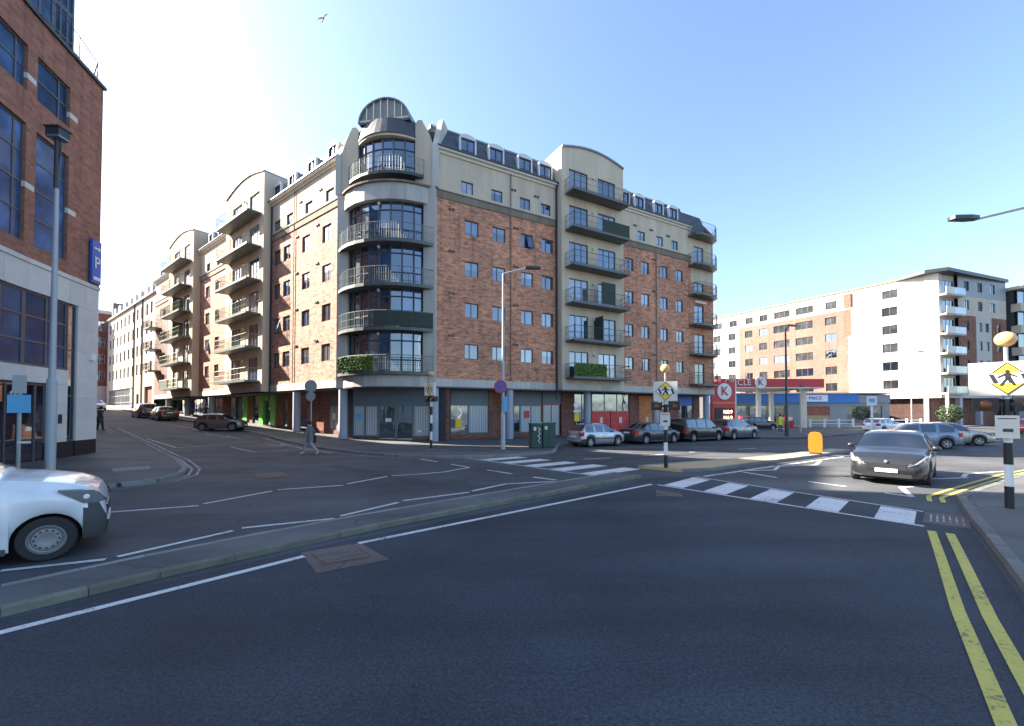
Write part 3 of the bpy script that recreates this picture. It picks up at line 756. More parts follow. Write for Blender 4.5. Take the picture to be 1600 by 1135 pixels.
fascia(FR, 26.9, 29.2, 2.9, 3.9, G0 + .08, 'sign_blue'); shop(FR, 26.9, 29.2, .13, 2.9, G0 + .08, 2, 'glass_dark')
for a in (16.35, 18.7, 22.2):
    part('poster_emblem', MB().box(a, a + .35, G0 + .05, G0 + .062, 1.15, 1.7), 'offwhite', bld, FR)
# ground floor, left wing
lo = [(-4.4, -3.0, .75, 3.5), (-9.6, -8.0, .3, 3.9), (-12.6, -11.7, .8, 3.4), (-19.5, -15.2, .3, 3.9), (-26, -21, .4, 3.9), (-33, -28, .5, 3.9), (-39, -34.5, .8, 3.9), (-48, -41, .9, 3.9)]
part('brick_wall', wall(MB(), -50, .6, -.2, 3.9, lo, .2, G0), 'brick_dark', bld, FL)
fascia(FL, -4.4, -3.0, 2.7, 3.5, G0 + .08); shop(FL, -4.4, -3.0, .75, 2.7, G0 + .08, 2, 'blind')
shop(FL, -9.6, -8.0, .3, 3.9, G0 + .08, 1, 'glass_dark')
shop(FL, -12.6, -11.7, .8, 3.4, G0 + .08, 1, 'glass_shop')
shop(FL, -19.5, -15.2, .3, 3.9, G0 + .1, 2, 'glass_dark')
def gp(x0, x1): part('green_pilaster', MB().box(x0, x1, G0 - .14, G0 + .12, .2, 3.85), 'green_paint', bld, FL)
gp(-14.95, -13.95); gp(-17.6, -16.6); gp(-21.6, -20.6)
part('green_lintel', MB().box(-16.6, -14.95, G0 - .1, G0 + .1, 3.3, 3.85), 'green_paint', bld, FL)
for (a, b, c, d), m_ in zip(lo[4:], ('glass_dark', 'glass_dark', 'glass_blue', 'glass_dark')): shop(FL, a, b, c, d, G0 + .08, 3, m_, 'shop_grey' if m_ == 'glass_dark' else 'blue_paint')
part('blue_pilaster', MB().box(-34.4, -33.3, G0 - .1, G0 + .1, .6, 3.85), 'blue_paint', bld, FL)
part('blue_pilaster', MB().box(-40.3, -39.2, G0 - .1, G0 + .1, .9, 3.85), 'blue_paint', bld, FL)

# curved glass tower on the corner
def arc(x0, x1, sag, n, y=0.0):
    c = (x1 - x0) / 2; R = (c * c + sag * sag) / (2 * sag); a = math.asin(min(c / R, 1))
    return [((x0 + x1) / 2 + R * math.sin(-a + 2 * a * i / n), y + (R - sag) - R * math.cos(-a + 2 * a * i / n)) for i in range(n + 1)]
def thick(pl, d):     # polygon between a polyline and its offset inward
    return pl + [(x, y + d) for x, y in pl][::-1]
part('pilaster', MB().box(-.1, .75, -.3, .6, 3.9, 17.95), 'concrete', bld, FT)
part('pilaster', MB().box(TW - .75, TW + .1, -.3, .6, 3.9, 17.95), 'concrete', bld, FT)
part('tower_core', MB().prism([(.3, .5), (TW - .3, .5), (TW - .3, 5), (.3, 5)], 3.95, 22.4), 'core', bld, FT)
ARC = arc(.75, TW - .75, 1.15, 8)
def band(z0, z1, pl, d=.4, mat='concrete', name='cladding_panel'):
    for a, b in zip(pl, pl[1:]):
        a2 = (a[0] + (b[0] - a[0]) * .006, a[1] + (b[1] - a[1]) * .006); b2 = (b[0] - (b[0] - a[0]) * .006, b[1] - (b[1] - a[1]) * .006)
        part(name, MB().prism([a2, b2, (b2[0], b2[1] + d), (a2[0], a2[1] + d)], z0, z1), mat, bld, FT)
band(3.95, 4.8, arc(.1, TW - .1, 1.55, 8))
band(16.75, 17.9, arc(.1, TW - .1, 1.55, 8))
part('string_course', MB().prism(thick(arc(-.05, TW + .05, 1.72, 14), .7), 17.902, 18.03), 'concrete_dark', bld, FT)
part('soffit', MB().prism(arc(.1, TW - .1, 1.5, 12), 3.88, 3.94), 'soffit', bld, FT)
def curved_window(z0, z1, pl, parent_name, gms, tr=(.62,)):
    fm = MB()
    for x, y in pl: fm.box(x - .04, x + .04, y - .06, y + .06, z0, z1)
    for (a, b) in zip(pl, pl[1:]):
        for z in (z0 + .05, z1 - .05, *[z0 + (z1 - z0) * t for t in tr]): fm.tube((*a, z), (*b, z), .05, None, 4)
    o = part(parent_name, fm, 'frame', bld, FT)
    for i, (a, b) in enumerate(zip(pl, pl[1:])):
        mb = MB().face([(a[0], a[1] + .02, z0), (b[0], b[1] + .02, z0), (b[0], b[1] + .02, z1), (a[0], a[1] + .02, z1)])
        part('pane', mb, random.choice(gms), o, FT)
    return o
GB = ['glass_blue', 'glass_blue', 'glass', 'glass_dark', 'glass_curtain']
ZT = [4.8, 7.85, 10.85, 13.85]
for z in ZT: curved_window(z + .02, z + 2.95, ARC, 'curtain_window', GB, (.33, .78))
for z in (4.95, 7.95, 10.95, 13.95):
    pl = [(.02, -.3)] + arc(.02, TW - .02, 1.55, 10, -.32) + [(TW - .02, -.3)]
    o = put('balcony', cached('tb', lambda: MB().prism(pl + [(TW - 1, .1), (1, .1)], -.22, 0).mesh('balcony', 'slab_metal')), bld, FT @ T(0, 0, z))
    put('railing', cached('tbr', lambda: railing(MB(), [(x, y + .03) for x, y in pl], 1.1, .16).mesh('railing', 'rail_green')), o, FT @ T(0, 0, z))
    part('wall_lamp', MB().ball((3.6, -1.3, 2.6), .1, .1, .12), 'offwhite', bld, FT @ T(0, 0, z))
def leaves(pts, mat, F, n=500):
    mb = MB()
    for _ in range(n):
        k = random.randrange(len(pts) - 1); f = random.random(); a, b = pts[k], pts[k + 1]
        p = Vector((a[0] + (b[0] - a[0]) * f, a[1] + (b[1] - a[1]) * f - random.uniform(.0, .07), random.uniform(0, 1.0)))
        d1 = Vector([random.uniform(-1, 1) for _ in range(3)]).normalized() * .07; d2 = Vector([random.uniform(-1, 1) for _ in range(3)]).normalized() * .05
        mb.face([p - d1, p + d2, p + d1, p - d2])
    o = put('hedge_leaves', mb.mesh('hedge_leaves', mat, False, True, False), bld, F); o['kind'] = 'stuff'
leaves([(10.82, -1.84), (14.1, -1.84)], 'hedge_light', FR @ T(0, 0, 5.06)); leaves([(10.82, -1.84), (14.1, -1.84)], 'hedge', FR @ T(0, 0, 5.06), 300)
_a = arc(.02, TW - .02, 1.55, 10, -.37)
leaves(_a[:4], 'hedge', FT @ T(0, 0, 5.0)); leaves(_a[3:6], 'hedge_light', FT @ T(0, 0, 5.0)); leaves(_a[:6], 'leaf', FT @ T(0, 0, 5.0), 350)
def screen(z0, z1, i0, i1, mat, name):
    pl = arc(.02, TW - .02, 1.55, 10, -.35)[i0:i1 + 1]
    mb = MB()
    for a, b in zip(pl, pl[1:]): mb.prism([a, b, (b[0], b[1] + .05), (a[0], a[1] + .05)], z0, z1)
    part(name, mb, mat, bld, FT)
screen(5.02, 6.0, 0, 3, 'hedge', 'hedge_panel'); screen(5.02, 6.02, 3, 5, 'hedge_light', 'hedge_panel'); screen(8.0, 9.0, 5, 10, 'netting', 'privacy_screen')
# things of the tower top
PA = arc(1.45, TW - 1.45, .75, 6)
curved_window(18.03, 21.55, PA, 'curtain_window', ['glass_blue', 'glass_dark', 'glass_blue'], (.2, .42, .75))
pl = [(1.0, 0)] + arc(.75, TW - .75, 1.1, 8, -.32) + [(TW - 1.0, 0)]
o = part('balcony', MB().prism(pl, 18.62, 18.82), 'metal_dark', bld, FT)
part('railing', railing(MB(), [(x, y + .03) for x, y in pl], 1.1, .16), 'rail_green', o, FT @ T(0, 0, 18.8))
fin = [(.1, 17.95), (1.42, 17.95), (1.42, 22.6), (1.25, 22.85), (.95, 22.85), (.5, 22.0), (.1, 20.9)]
part('fin_wall', MB().prismy(fin, -.2, 1.2), 'render', bld, FT)
part('fin_wall', MB().prismy([(TW - x, z) for x, z in fin], -.2, 1.2), 'render', bld, FT)
part('pilaster', MB().box(-.28, .12, -.32, .9, 17.95, 20.9).prismx([(-.32, 20.9), (.9, 20.9), (1.9, 23.4), (1.3, 23.4)], -.28, .12), 'concrete', bld, FT)
part('pilaster', MB().box(TW - .12, TW + .28, -.32, .9, 17.95, 20.9).prismx([(-.32, 20.9), (.9, 20.9), (1.9, 23.5), (.9, 23.5)], TW - .12, TW + .28), 'concrete', bld, FT)
part('canopy_soffit', MB().prism(thick(arc(1.25, TW - 1.25, 1.1, 12), .9), 21.45, 21.62), 'render', bld, FT)
lo1, hi1 = arc(1.2, TW - 1.2, 1.2, 12), arc(1.5, TW - 1.5, .85, 12)
mb = MB()
for i in range(12): mb.face([(*lo1[i], 21.62), (*lo1[i + 1], 21.62), (*hi1[i + 1], 22.85), (*hi1[i], 22.85)])
mb.face([(*p, 22.85) for p in hi1]); mb.face([(*p, 21.62) for p in lo1][::-1])
part('slate_skirt', mb, 'slate', bld, FT)
cx, rx, rz0, rzh = TW / 2, 1.85, 22.75, 1.6
el = lambda r, k=14: [(cx - (rx + r) * math.cos(math.pi * i / k), rz0 + (rzh + r) * math.sin(math.pi * i / k)) for i in range(k + 1)]
a0, a1 = el(0), el(.09)
mb = MB()
for i in range(14): mb.prismy([a0[i], a0[i + 1], a1[i + 1], a1[i]], -.7, 5)
part('vault_roof', mb, 'lead', bld, FT, True)
lun = MB()
for i in range(1, 7):
    x = cx - rx + 2 * rx * i / 7; h = rzh * math.sqrt(max(0, 1 - ((x - cx) / rx) ** 2))
    lun.box(x - .035, x + .035, -.62, -.5, rz0 + .05, rz0 + h)
lun.box(cx - rx, cx + rx, -.62, -.5, rz0 + .1, rz0 + .2)
lo_ = part('lunette_window', lun, 'offwhite', bld, FT)
part('pane', MB().prismy(a0, -.55, -.5), 'lunette', lo_, FT)
# tower ground floor
TG = [(.6, .9), (.75, .62), (2.9, .25), (4.9, .2), (6.5, .55), (TW, .95)]
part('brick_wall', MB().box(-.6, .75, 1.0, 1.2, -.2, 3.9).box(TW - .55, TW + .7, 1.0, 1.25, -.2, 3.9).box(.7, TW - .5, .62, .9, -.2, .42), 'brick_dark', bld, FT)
for a, b, gm, zb, nm in ((.75, 1.7, 'blind', .42, 'shop_window'), (1.7, 2.75, 'blind', .42, 'shop_window'), (2.75, 4.1, 'glass_shop', .1, 'shop_door'), (4.1, 5.4, 'glass_shop', .1, 'shop_door'), (5.4, TW - .5, 'blind', .42, 'shop_window')):
    window(bld, FT @ T(a, .55, zb), b - a, 2.7 - zb, 1, 1, 'shop_grey', gm, nm, .09, None, False, .12)
fascia(FT, .75, TW - .5, 2.7, 3.9, .56, 'shop_grey')
part('notice', MB().box(3.3, 3.75, .53, .548, 1.5, 1.75), 'white', bld, FT)
part('notice', MB().box(5.75, 6.05, .53, .548, .75, .9), 'white', bld, FT)
part('notice', MB().box(1.05, 1.4, .53, .548, 1.6, 2.1), 'sign_lightblue', bld, FT)
for x in (3.95, 4.25): part('door_handle', MB().tube((x, .47, .95), (x, .47, 1.45), .02, None, 8), 'galv', bld, FT)
for x in (10.9, 11.05): part('door_handle', MB().tube((x, G0 - .02, .9), (x, G0 - .02, 1.4), .02, None, 8), 'galv', bld, FR)
part('notice', MB().box(2.2, 2.7, G0 + .055, G0 + .075, 1.0, 1.7), 'yellow', bld, FR)
part('notice', MB().box(8.3, 8.75, G0 + .055, G0 + .075, 1.7, 2.3), 'sign_red', bld, FR)
part('notice', MB().box(-3.9, -3.5, G0 + .055, G0 + .075, 1.6, 2.1), 'white', bld, FL)
part('floor_slab', MB().box(-.5, TW + .5, .9, 2.2, -.3, 3.9), 'core', bld, FT)

# ------------------------------------------------------------------ brick office building on the left corner
LB = [(-12.0, 3.5), (-14.6, 7.0), (-16.3, 10.0), (-17.4, 12.2), (-18.35, 14.4), (-19.1, 16.55), (-19.72, 18.75), (-20.2, 20.55)]
lb = root('office_building', 'curved red brick office building with pale stone base and windows coloured like reflected sky at left edge', 'building', T(-22, 17, .1))
def wing(u, n): return (-20.2 + DLX * u + .6134 * -n, 20.55 + DLY * u - .7898 * n)
part('unseen_block', MB().prism([(-20.6, 20.5), wing(12, 0), wing(12, 12), (-30, 11), (-14, 3.5), (-19.9, 16)], -.3, 18.0), 'brick_left', lb)
part('unseen_block', MB().prism([wing(12.01, 0), wing(24, 0), wing(24, 14), wing(12.01, 14)], -.3, 28.5), 'brick_left', lb)  # added block out of view, height chosen to shade the road
part('unseen_block', MB().prism([wing(24.01, 0), wing(80, 0), wing(80, 14), wing(24.01, 14)], -.3, 21.2), 'brick_left', lb)  # added row out of view, kept lower so sun reaches the street facade
def facets(pl, d):     # facet frames: origin at right hand start seen from outside, x to the right
    out = []
    for a, b in zip(pl, pl[1:]):
        ang = math.atan2(b[1] - a[1], b[0] - a[0]); out.append((T(a[0], a[1], .12) @ RZ(ang), math.hypot(b[0] - a[0], b[1] - a[1])))
    return out
FC = facets(LB, 0)
n = len(FC)
for i, (F, L) in enumerate(FC):
    last = i == n - 1; pier = i == n - 2
    # stone courses as panels
    def pan(z0, z1, x0=0, x1=None, k=1, mat='stone', nm='stone_panel', y0=0.0):
        x1 = L if x1 is None else x1
        l = (x1 - x0) / k
        for q in range(k): part(nm, MB().box(x0 + q * l + .005, x0 + (q + 1) * l - .005, y0, y0 + .25, z0, z1), mat, lb, F)
    pan(6.95, 8.0, k=2); pan(8.004, 8.18, k=1, mat='stone', nm='string_course', y0=-.06)
    # brick storeys with openings
    if last: ops = []
    else:
        m_ = .25 if i % 2 else .45
        ops = [(m_, L - .25, 8.75, 13.4), (m_, L - .25, 14.7, 16.5)]
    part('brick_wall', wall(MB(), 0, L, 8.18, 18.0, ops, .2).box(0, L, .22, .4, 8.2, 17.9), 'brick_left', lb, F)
    for (a, b, c, d) in ops:
        window(lb, F @ T(a, .1, c), b - a, d - c, 2, 4 if d - c > 3 else 2, 'frame', 'glass_left', 'window', .08, .72)
    if not last:
        part('brick_band', MB().box(L - .28, L + .2, -.012, .1, 15.2, 15.42).box(L - .28, L + .2, -.012, .1, 10.9, 11.12), 'stone', lb, F)
    part('parapet_coping', MB().box(-.05, L + .05, -.12, .4, 18.0, 18.15), 'metal_dark', lb, F)
    # first floor glazing and stone below
    if last:
        for z in (4.6, 5.5, 6.4): pass
        for z0, z1 in ((.8, 1.75), (1.755, 2.75), (2.755, 3.75), (3.755, 4.85), (4.855, 5.9), (5.905, 6.945)): pan(z0, z1, .5, L)
        part('stone_panel', MB().box(.5, L, .01, .3, -.2, .795), 'plinth', lb, F)
        window(lb, F @ T(0, .08, .8), .5, 6.1, 1, 3, 'frame', 'glass_dark', 'window_strip', .06)
        part('plinth', MB().box(0, .5, .05, .3, -.2, .795), 'plinth', lb, F)
    else:
        window(lb, F @ T(0, .1, 3.95), L, 3.0, 3 if L > 2.3 else 2, 3, 'frame', 'glass_left', 'window', .09)
        pan(3.3, 3.94, k=2)
        if i == n - 2:
            for z0, z1 in ((.8, 1.6), (1.605, 2.45), (2.455, 3.29)): pan(z0, z1, L - .8, L - .02)
            part('plinth', MB().box(L - .8, L, .01, .3, -.2, .795), 'plinth', lb, F)
            window(lb, F @ T(0, .15, .0), L - .8, 3.28, 2, 1, 'frame', 'glass_dark', 'shop_door', .09)
        elif i == n - 3:
            window(lb, F @ T(.9, .15, .0), L - .9, 3.28, 2, 1, 'frame', 'glass_dark', 'shop_door', .09)
            for z0, z1 in ((.8, 1.6), (1.605, 2.45), (2.455, 3.29)): pan(z0, z1, 0, .9)
            part('plinth', MB().box(0, .9, .01, .3, -.2, .795), 'plinth', lb, F)
            put('lettering', textmesh('tin', .62, 'offwhite'), lb, F @ T(L - .35, .05, 2.78) @ UP)
            part('sign_panel', MB().box(.95, L - 1.0, .06, .1, 2.5, 3.1), 'orange_board', lb, F)
        else:
            for z0, z1 in ((.8, 2.05), (2.055, 3.29)): pan(z0, z1, k=2)
            part('plinth', MB().box(0, L, .01, .3, -.2, .795), 'plinth', lb, F)
F, L = FC[-1]
# set back glass storeys above the brick
PH = [(x - .75, y - .25) for x, y in LB[:-1]] + [(-20.6, 19.5)]
for F2_, L2 in facets(PH, 0):
    window(lb, F2_ @ T(0, 0, 18.0), L2, 2.6, 3, 2, 'frame', 'glass_left', 'penthouse_window', .1)
    window(lb, F2_ @ T(0, 0, 20.6), L2, 2.4, 3, 2, 'frame', 'glass_left', 'penthouse_window', .1)
part('penthouse_roof', MB().prism(PH + [(-29, 16), (-24, 6)], 23.0, 23.3), 'metal_dark', lb)
part('penthouse_core', MB().prism([(x - .5, y - .2) for x, y in PH] + [(-29, 16), (-24, 6)], 18.0, 22.95), 'core', lb)
rl = [(-19.0, 16.8), (-19.75, 18.95), (-20.35, 20.4), (-22.5, 22.1)]
part('roof_railing', railing(MB(), rl, 1.1, .6), 'metal_dark', lb, T(0, 0, 18.25))
part('alarm_box', MB().box(1.25, 1.5, -.14, 0, 4.55, 4.85), 'white', lb, F)
part('entry_panel', MB().box(-.55, -.4, -.06, 0, 1.6, 2.0), 'black', lb, F)
# parking sign on the building
ps = root('parking_sign', 'blue parking sign with white P and arrow on brick office wall', 'sign', F @ T(1.05, -.12, 8.25))
part('board', MB().box(0, .62, -.05, .05, 0, 2.05), 'sign_blue', ps, F @ T(1.05, -.12, 8.25))
put('lettering', textmesh('P', .8, 'white'), ps, F @ T(1.36, -.19, 9.2) @ UP)
part('arrow', MB().box(.1, .4, -.075, -.06, 1.62, 1.7).prismy([(.4, 1.53), (.54, 1.66), (.4, 1.79)], -.075, -.06), 'white', ps, F @ T(1.05, -.12, 8.25))
part('caption_bar', MB().box(.08, .54, -.075, -.06, .14, .3), 'white', ps, F @ T(1.05, -.12, 8.25))

# ------------------------------------------------------------------ pale terrace and end brick building up the left street
pale = root('terrace_building', 'cream rendered four storey terrace with many small windows far up the street', 'building', FL @ T(-66, 0, 2.5))
pc = [-52.6, -55.2, -58.4, -61.0, -64.0, -67.0, -70.0, -73.0, -76.0, -79.0, -82]
po = [(c, c + 1.2, z, z + 1.75) for c in pc for z in (8.0, 11.0, 14.0, 16.9)]
part('rendered_wall', wall(MB(), -84, -50, 7.0, 19.6, po), 'render_cream', pale, FL)
for o in po: window(pale, FL @ T(o[0], .09, o[2]), 1.2, 1.75, 2, 2, 'frame', 'glass')
part('ground_floor_wall', wall(MB(), -84, -50, 1, 7.0, [(-82, -63, 2.6, 6.2), (-55.5, -51, 2.2, 6.0), (-60.5, -58.8, 2.2, 5)], .3), 'render_cream', pale, FL)
for k in range(6): window(pale, FL @ T(-82 + k * 19 / 6, .15, 2.6), 19 / 6, 3.6, 2, 3, 'frame_white', 'glass_curtain', 'shop_window')
window(pale, FL @ T(-60.5, .15, 2.2), 1.7, 2.8, 1, 1, 'frame', 'glass_dark', 'shop_door')
part('recess_wall', MB().box(-55.5, -51, .3, .4, 2, 6), 'brick_red', pale, FL)
part('cornice', MB().box(-84.1, -50, -.3, .2, 19.6, 19.9), 'render_cream', pale, FL)
part('roof', MB().prismx([(-.1, 19.9), (1.6, 22.0), (10, 22.0), (10, 19.9)], -84, -50), 'slate', pale, FL)
for c in (-54, -57.2, -61, -64.5, -68, -72, -76, -80): part('dormer', MB().prismx([(.2, 20.1), (.2, 21.6), (2.2, 21.6), (2.2, 20.1)], c, c + 1.3), 'frame_white', pale, FL)
part('chimney', MB().box(-84, -82.8, .5, 2, 20, 23.4), 'concrete_dark', pale, FL)
for x in (-57, -62.2): part('drainpipe', MB().tube((x, -.1, 2), (x, -.1, 19.6), .09), 'metal_dark', pale, FL)
part('core', MB().box(-83.9, -50.1, .5, 12, 0, 19.8), 'core', pale, FL)
endb = root('end_building', 'red brick building with stone base closing the far end of the street', 'building', FL @ T(-96, -6, 3.5))
eo = [(-95.0 + 3.1 * k, -93.7 + 3.1 * k, z, z + 1.9) for k in range(3) for z in (8.3, 11.6, 14.9, 18.1)]
FE = FL @ T(0, -3.5)
part('brick_wall', wall(MB(), -96, -86, 7.2, 21.5, eo), 'brick_red', endb, FE)
part('stone_base', MB().box(-96, -86, -.02, 1, 1, 7.2), 'stone', endb, FE)
for o in eo: window(endb, FE @ T(o[0], .09, o[2]), 1.3, 1.9, 2, 2, 'frame_white', 'glass')
FS = FE @ T(-86, 0) @ RZ(rad(90))
so2 = [(2.0, 3.4, z, z + 1.9) for z in (8.3, 11.6, 14.9, 18.1)]
part('brick_wall', wall(MB(), 0, 8, 7.2, 21.5, so2), 'brick_red', endb, FS)
part('stone_base', MB().box(0, 8, -.02, 1, 1, 7.2), 'stone', endb, FS)
for o in so2: window(endb, FS @ T(o[0], .09, o[2]), 1.4, 1.9, 2, 2, 'frame_white', 'glass')
part('cornice', MB().box(-96.2, -85.8, -.25, 8, 21.5, 22.2), 'stone', endb, FE)
part('core', MB().box(-95.9, -86.3, .5, 8, 1, 21.4), 'core', endb, FE)

# ------------------------------------------------------------------ far apartment block on the right
far = root('apartment_block', 'pale brick and white rendered apartment block with grey top storey behind fuel station', 'building', T(65, 64, 0))
FA = T(65, 64, 0) @ RZ(math.atan2(-.866, .5))      # long facade, x to the right ends at the corner
FB = T(65, 64, 0) @ RZ(math.atan2(.30, .954))      # short facade going right
ZR = [5.9, 8.9, 11.9, 14.9, 17.9, 20.75]
def fblock(F, x0, x1, cols, w, mat, z0=4.8, z1=20.3, rows=ZR[:5], h=1.45, nm='rendered_wall'):
    ops = [(c, c + w, r, r + h) for c in cols for r in rows if r + h < z1]
    part(nm, wall(MB(), x0, x1, z0, z1, ops, .18), mat, far, F)
    for o in ops: window(far, F @ T(o[0], .1, o[2]), w, h, 3 if w > 2.5 else 2, 1, 'frame', random.choice(['glass_far', 'glass_far', 'glass_dark']))
fblock(FA, -46, -31.5, [-45, -41.5, -37.5, -34.0], 1.7, 'render_white')
fblock(FA, -31.5, -25.2, [-30.2, -27.2], 1.6, 'brick_pale', nm='brick_wall')
fblock(FA, -25.2, -17.0, [-24.3, -20.2], 3.0, 'brick_pale', nm='brick_wall')
fblock(FA, -17.0, -11.6, [-15.2], 1.8, 'brick_pale', nm='brick_wall')
fblock(FA, -11.6, -1.6, [-6.9], 2.0, 'render_white')
part('slot_wall', MB().box(-12.2, -11.2, -.03, .1, 15.5, 23.0), 'brick_dark', far, FA)
tops = [(-44.5, 1.7), (-41, 1.7), (-37.3, 1.7), (-33.8, 1.7), (-30.2, 1.6), (-27.2, 1.6), (-24.3, 3.0), (-20.2, 3.0), (-15.2, 1.8), (-6.9, 2.0)]
tops_o = [(a, a + w, 20.85, 22.2) for a, w in tops]
part('top_storey_wall', wall(MB(), -46, -1.6, 20.3, 23.4, tops_o, .18, .25), 'concrete', far, FA)
for o in tops_o: window(far, FA @ T(o[0], .35, o[2]), o[1] - o[0], 1.35, 3 if o[1] - o[0] > 2.5 else 2, 1, 'frame', 'glass_far')
part('parapet_coping', MB().box(-46, -1.6, -.04, .4, 20.2, 20.38), 'white', far, FA)
part('roof', MB().box(-46, -1.6, .1, 14, 23.4, 23.65), 'concrete_dark', far, FA)
part('ground_floor_wall', MB().box(-46, -1.7, .8, 1.0, -.2, 4.7), 'brick_dark', far, FA)
part('slab_edge', MB().box(-46, .1, -.2, 1, 4.3, 4.85), 'render_white', far, FA)
for x in (-1.9, -9, -16, -23, -30): part('column', MB().box(x, x + .55, -.1, .45, -.1, 4.3), 'render_white', far, FA)
# corner with loggias
part('corner_wall', MB().box(-1.6, .0, .02, 1.5, 4.85, 23.4), 'render_white', far, FA)
part('corner_wall', MB().box(.0, 4.6, .45, 1.5, 4.3, 23.4), 'render_cream', far, FB)
FB0 = FB
for z in (4.85, 7.9, 10.9, 13.9, 16.9, 19.9):
    lg = part('balcony', MB().prism([(.02, .4), (.02, -.9), (4.6, -.9), (4.6, .44)], z - .05, z + .2), 'concrete', far, FB)
    part('balustrade', MB().box(.0, 2.0, -.93, -.87, z + .2, z + 1.2), 'offwhite', lg, FB)
    part('railing', MB().box(2.0, 4.6, -.92, -.88, z + .2, z + 1.2), 'glass_curtain', lg, FB)
    window(far, FB @ T(.5, .36, z + .25), 3.7, 2.35, 4, 1, 'frame', 'glass_blue', 'balcony_door')
part('column', MB().box(.05, .4, -.85, -.5, -.1, 4.8), 'concrete', far, FB)
part('roof', MB().prism([(-1.6, .8), (0, -1.2), (17.2, -.3), (17.2, 12), (0, 12)], 23.4, 23.9), 'metal_dark', far, FB)
fblock(FB, 4.6, 9.0, [6.2], 1.1, 'brick_dark', z1=17.3, nm='brick_wall')
fblock(FB, 9.0, 13.0, [9.6, 11.4], 1.0, 'render_white', z1=17.3)
fblock(FB, 13.0, 17.0, [14.5], 1.0, 'brick_dark', z1=17.3, nm='brick_wall')
fblock(FB, 4.6, 17.0, [6.2, 9.6, 12.9], 1.2, 'render_cream', z0=17.3, z1=20.3, rows=[18.2], h=1.5)
fblock(FB, 4.6, 17.0, [6.2, 9.6, 12.9], 1.2, 'lead', z0=20.3, z1=23.4, rows=[21.2], h=1.5, nm='top_storey_wall')
part('slab_edge', MB().box(0.1, 17.0, -.2, 1, 4.3, 4.84), 'render_white', far, FB)
part('ground_floor_wall', MB().box(0, 17, 1.2, 1.4, -.2, 4.3), 'brick_dark', far, FB)
for x in (4.4, 9.4, 16.3): part('column', MB().box(x, x + .6, -.1, .5, -.1, 4.3), 'column', far, FB)
part('core', MB().prism([(-45.9, .8), (-1.7, .8), (-1.7, 3), (-.5, 14), (-45.9, 14)], -.2, 23.3), 'core', far, FA)
part('core', MB().box(4.7, 16.9, .6, 12, 4.3, 23.3).box(1, 5, 2.2, 12, -.2, 23.3), 'core', far, FB)
# next block at the right edge
nxt = root('modern_block', 'modern block with pale bands and dark glazing at right edge behind beacon', 'building', FB @ T(19, -2, 0))
FN = FB @ T(18.2, -1.0) @ RZ(rad(-6))
for z in (4.2, 7.8, 11.4, 15.0, 18.6):
    part('spandrel_band', MB().box(0, 26, -.2, 1, z, z + 1.3), 'render_cream', nxt, FN)
    for k in range(6): window(nxt, FN @ T(.2 + k * 4.3, .3, z + 1.3), 4.3, 2.3, 3, 1, 'frame', 'glass_dark')
part('roof', MB().box(-.3, 26.3, -.5, 12, 22.2, 22.7), 'render_cream', nxt, FN)
part('core', MB().box(.1, 26, .8, 12, -.2, 22.2), 'core', nxt, FN)
part('ground_floor_wall', MB().box(0, 26, .3, .7, -.2, 4.2), 'shop_grey', nxt, FN)

# ------------------------------------------------------------------ fuel station
tot = root('price_totem', 'red fuel station price totem with white circle and K', 'sign', T(22.4, 47, .12))
FTt = T(22.3, 47, .12) @ RZ(rad(12))
part('board', MB().box(0, 2.9, 0, .4, 0, 5.45), 'station_red', tot, FTt)
part('edge_trim', MB().box(2.9, 3.08, -.02, .42, 0, 5.45), 'offwhite', tot, FTt)
part('emblem_disc', MB().lathe([(.001, 0), (.92, 0), (.92, .05), (.001, .05)], 24).tf(FTt @ T(1.5, -.03, 4.35) @ UP), 'white', tot)
put('lettering', textmesh('K', 1.45, 'station_red', .03), tot, FTt @ T(1.5, -.12, 4.36) @ UP)
part('stripe', MB().box(.02, 2.88, -.03, 0, 2.95, 3.2), 'orange_board', tot, FTt)
part('price_panel', MB().box(.25, 2.7, -.03, 0, .95, 2.5), 'black', tot, FTt)
put('lettering', textmesh('168.9', .55, 'led_red', .01), tot, FTt @ T(1.9, -.06, 2.05) @ UP)
put('lettering', textmesh('166.9', .55, 'led_red', .01), tot, FTt @ T(1.9, -.06, 1.4) @ UP)
part('lower_panel', MB().box(.2, 2.7, -.03, 0, .3, .8), 'white', tot, FTt)
can = root('fuel_canopy', 'red fascia fuel station canopy with white circle emblem on pillars', 'canopy', T(33, 55, .12))
FCn = T(26.0, 52.5, .12) @ RZ(rad(2))
part('fascia', MB().box(0, 13.2, 0, .3, 5.15, 6.2).box(12.9, 13.2, .3, 10, 5.15, 6.2).box(0, .3, .3, 10, 5.15, 6.2), 'station_red', can, FCn)
part('canopy_soffit', MB().box(.3, 12.9, .3, 10, 5.0, 5.2), 'render_white', can, FCn)
part('edge_strip', MB().box(0, 13.2, -.03, 0, 5.0, 5.15), 'offwhite', can, FCn)
put('lettering', textmesh('CIRCLE', 1.05, 'white', .03), can, FCn @ T(2.1, -.06, 5.7) @ UP)
part('emblem_disc', MB().lathe([(.001, 0), (.75, 0), (.75, .05), (.001, .05)], 24).tf(FCn @ T(5.0, -.03, 5.72) @ UP), 'white', can)
put('lettering', textmesh('K', 1.1, 'station_red', .03), can, FCn @ T(5.0, -.12, 5.72) @ UP)
for x, y in ((5.6, 1.5), (11.6, 1.5), (5.6, 8), (11.6, 8)): part('pillar', MB().box(x, x + .45, y, y + .45, 0, 5.0), 'offwhite', can, FCn)
shp = root('station_shop', 'low grey fuel station shop with blue fascia band and white name board', 'building', T(42, 63, .12))
FSh = T(30.5, 65, .12) @ RZ(rad(-4))
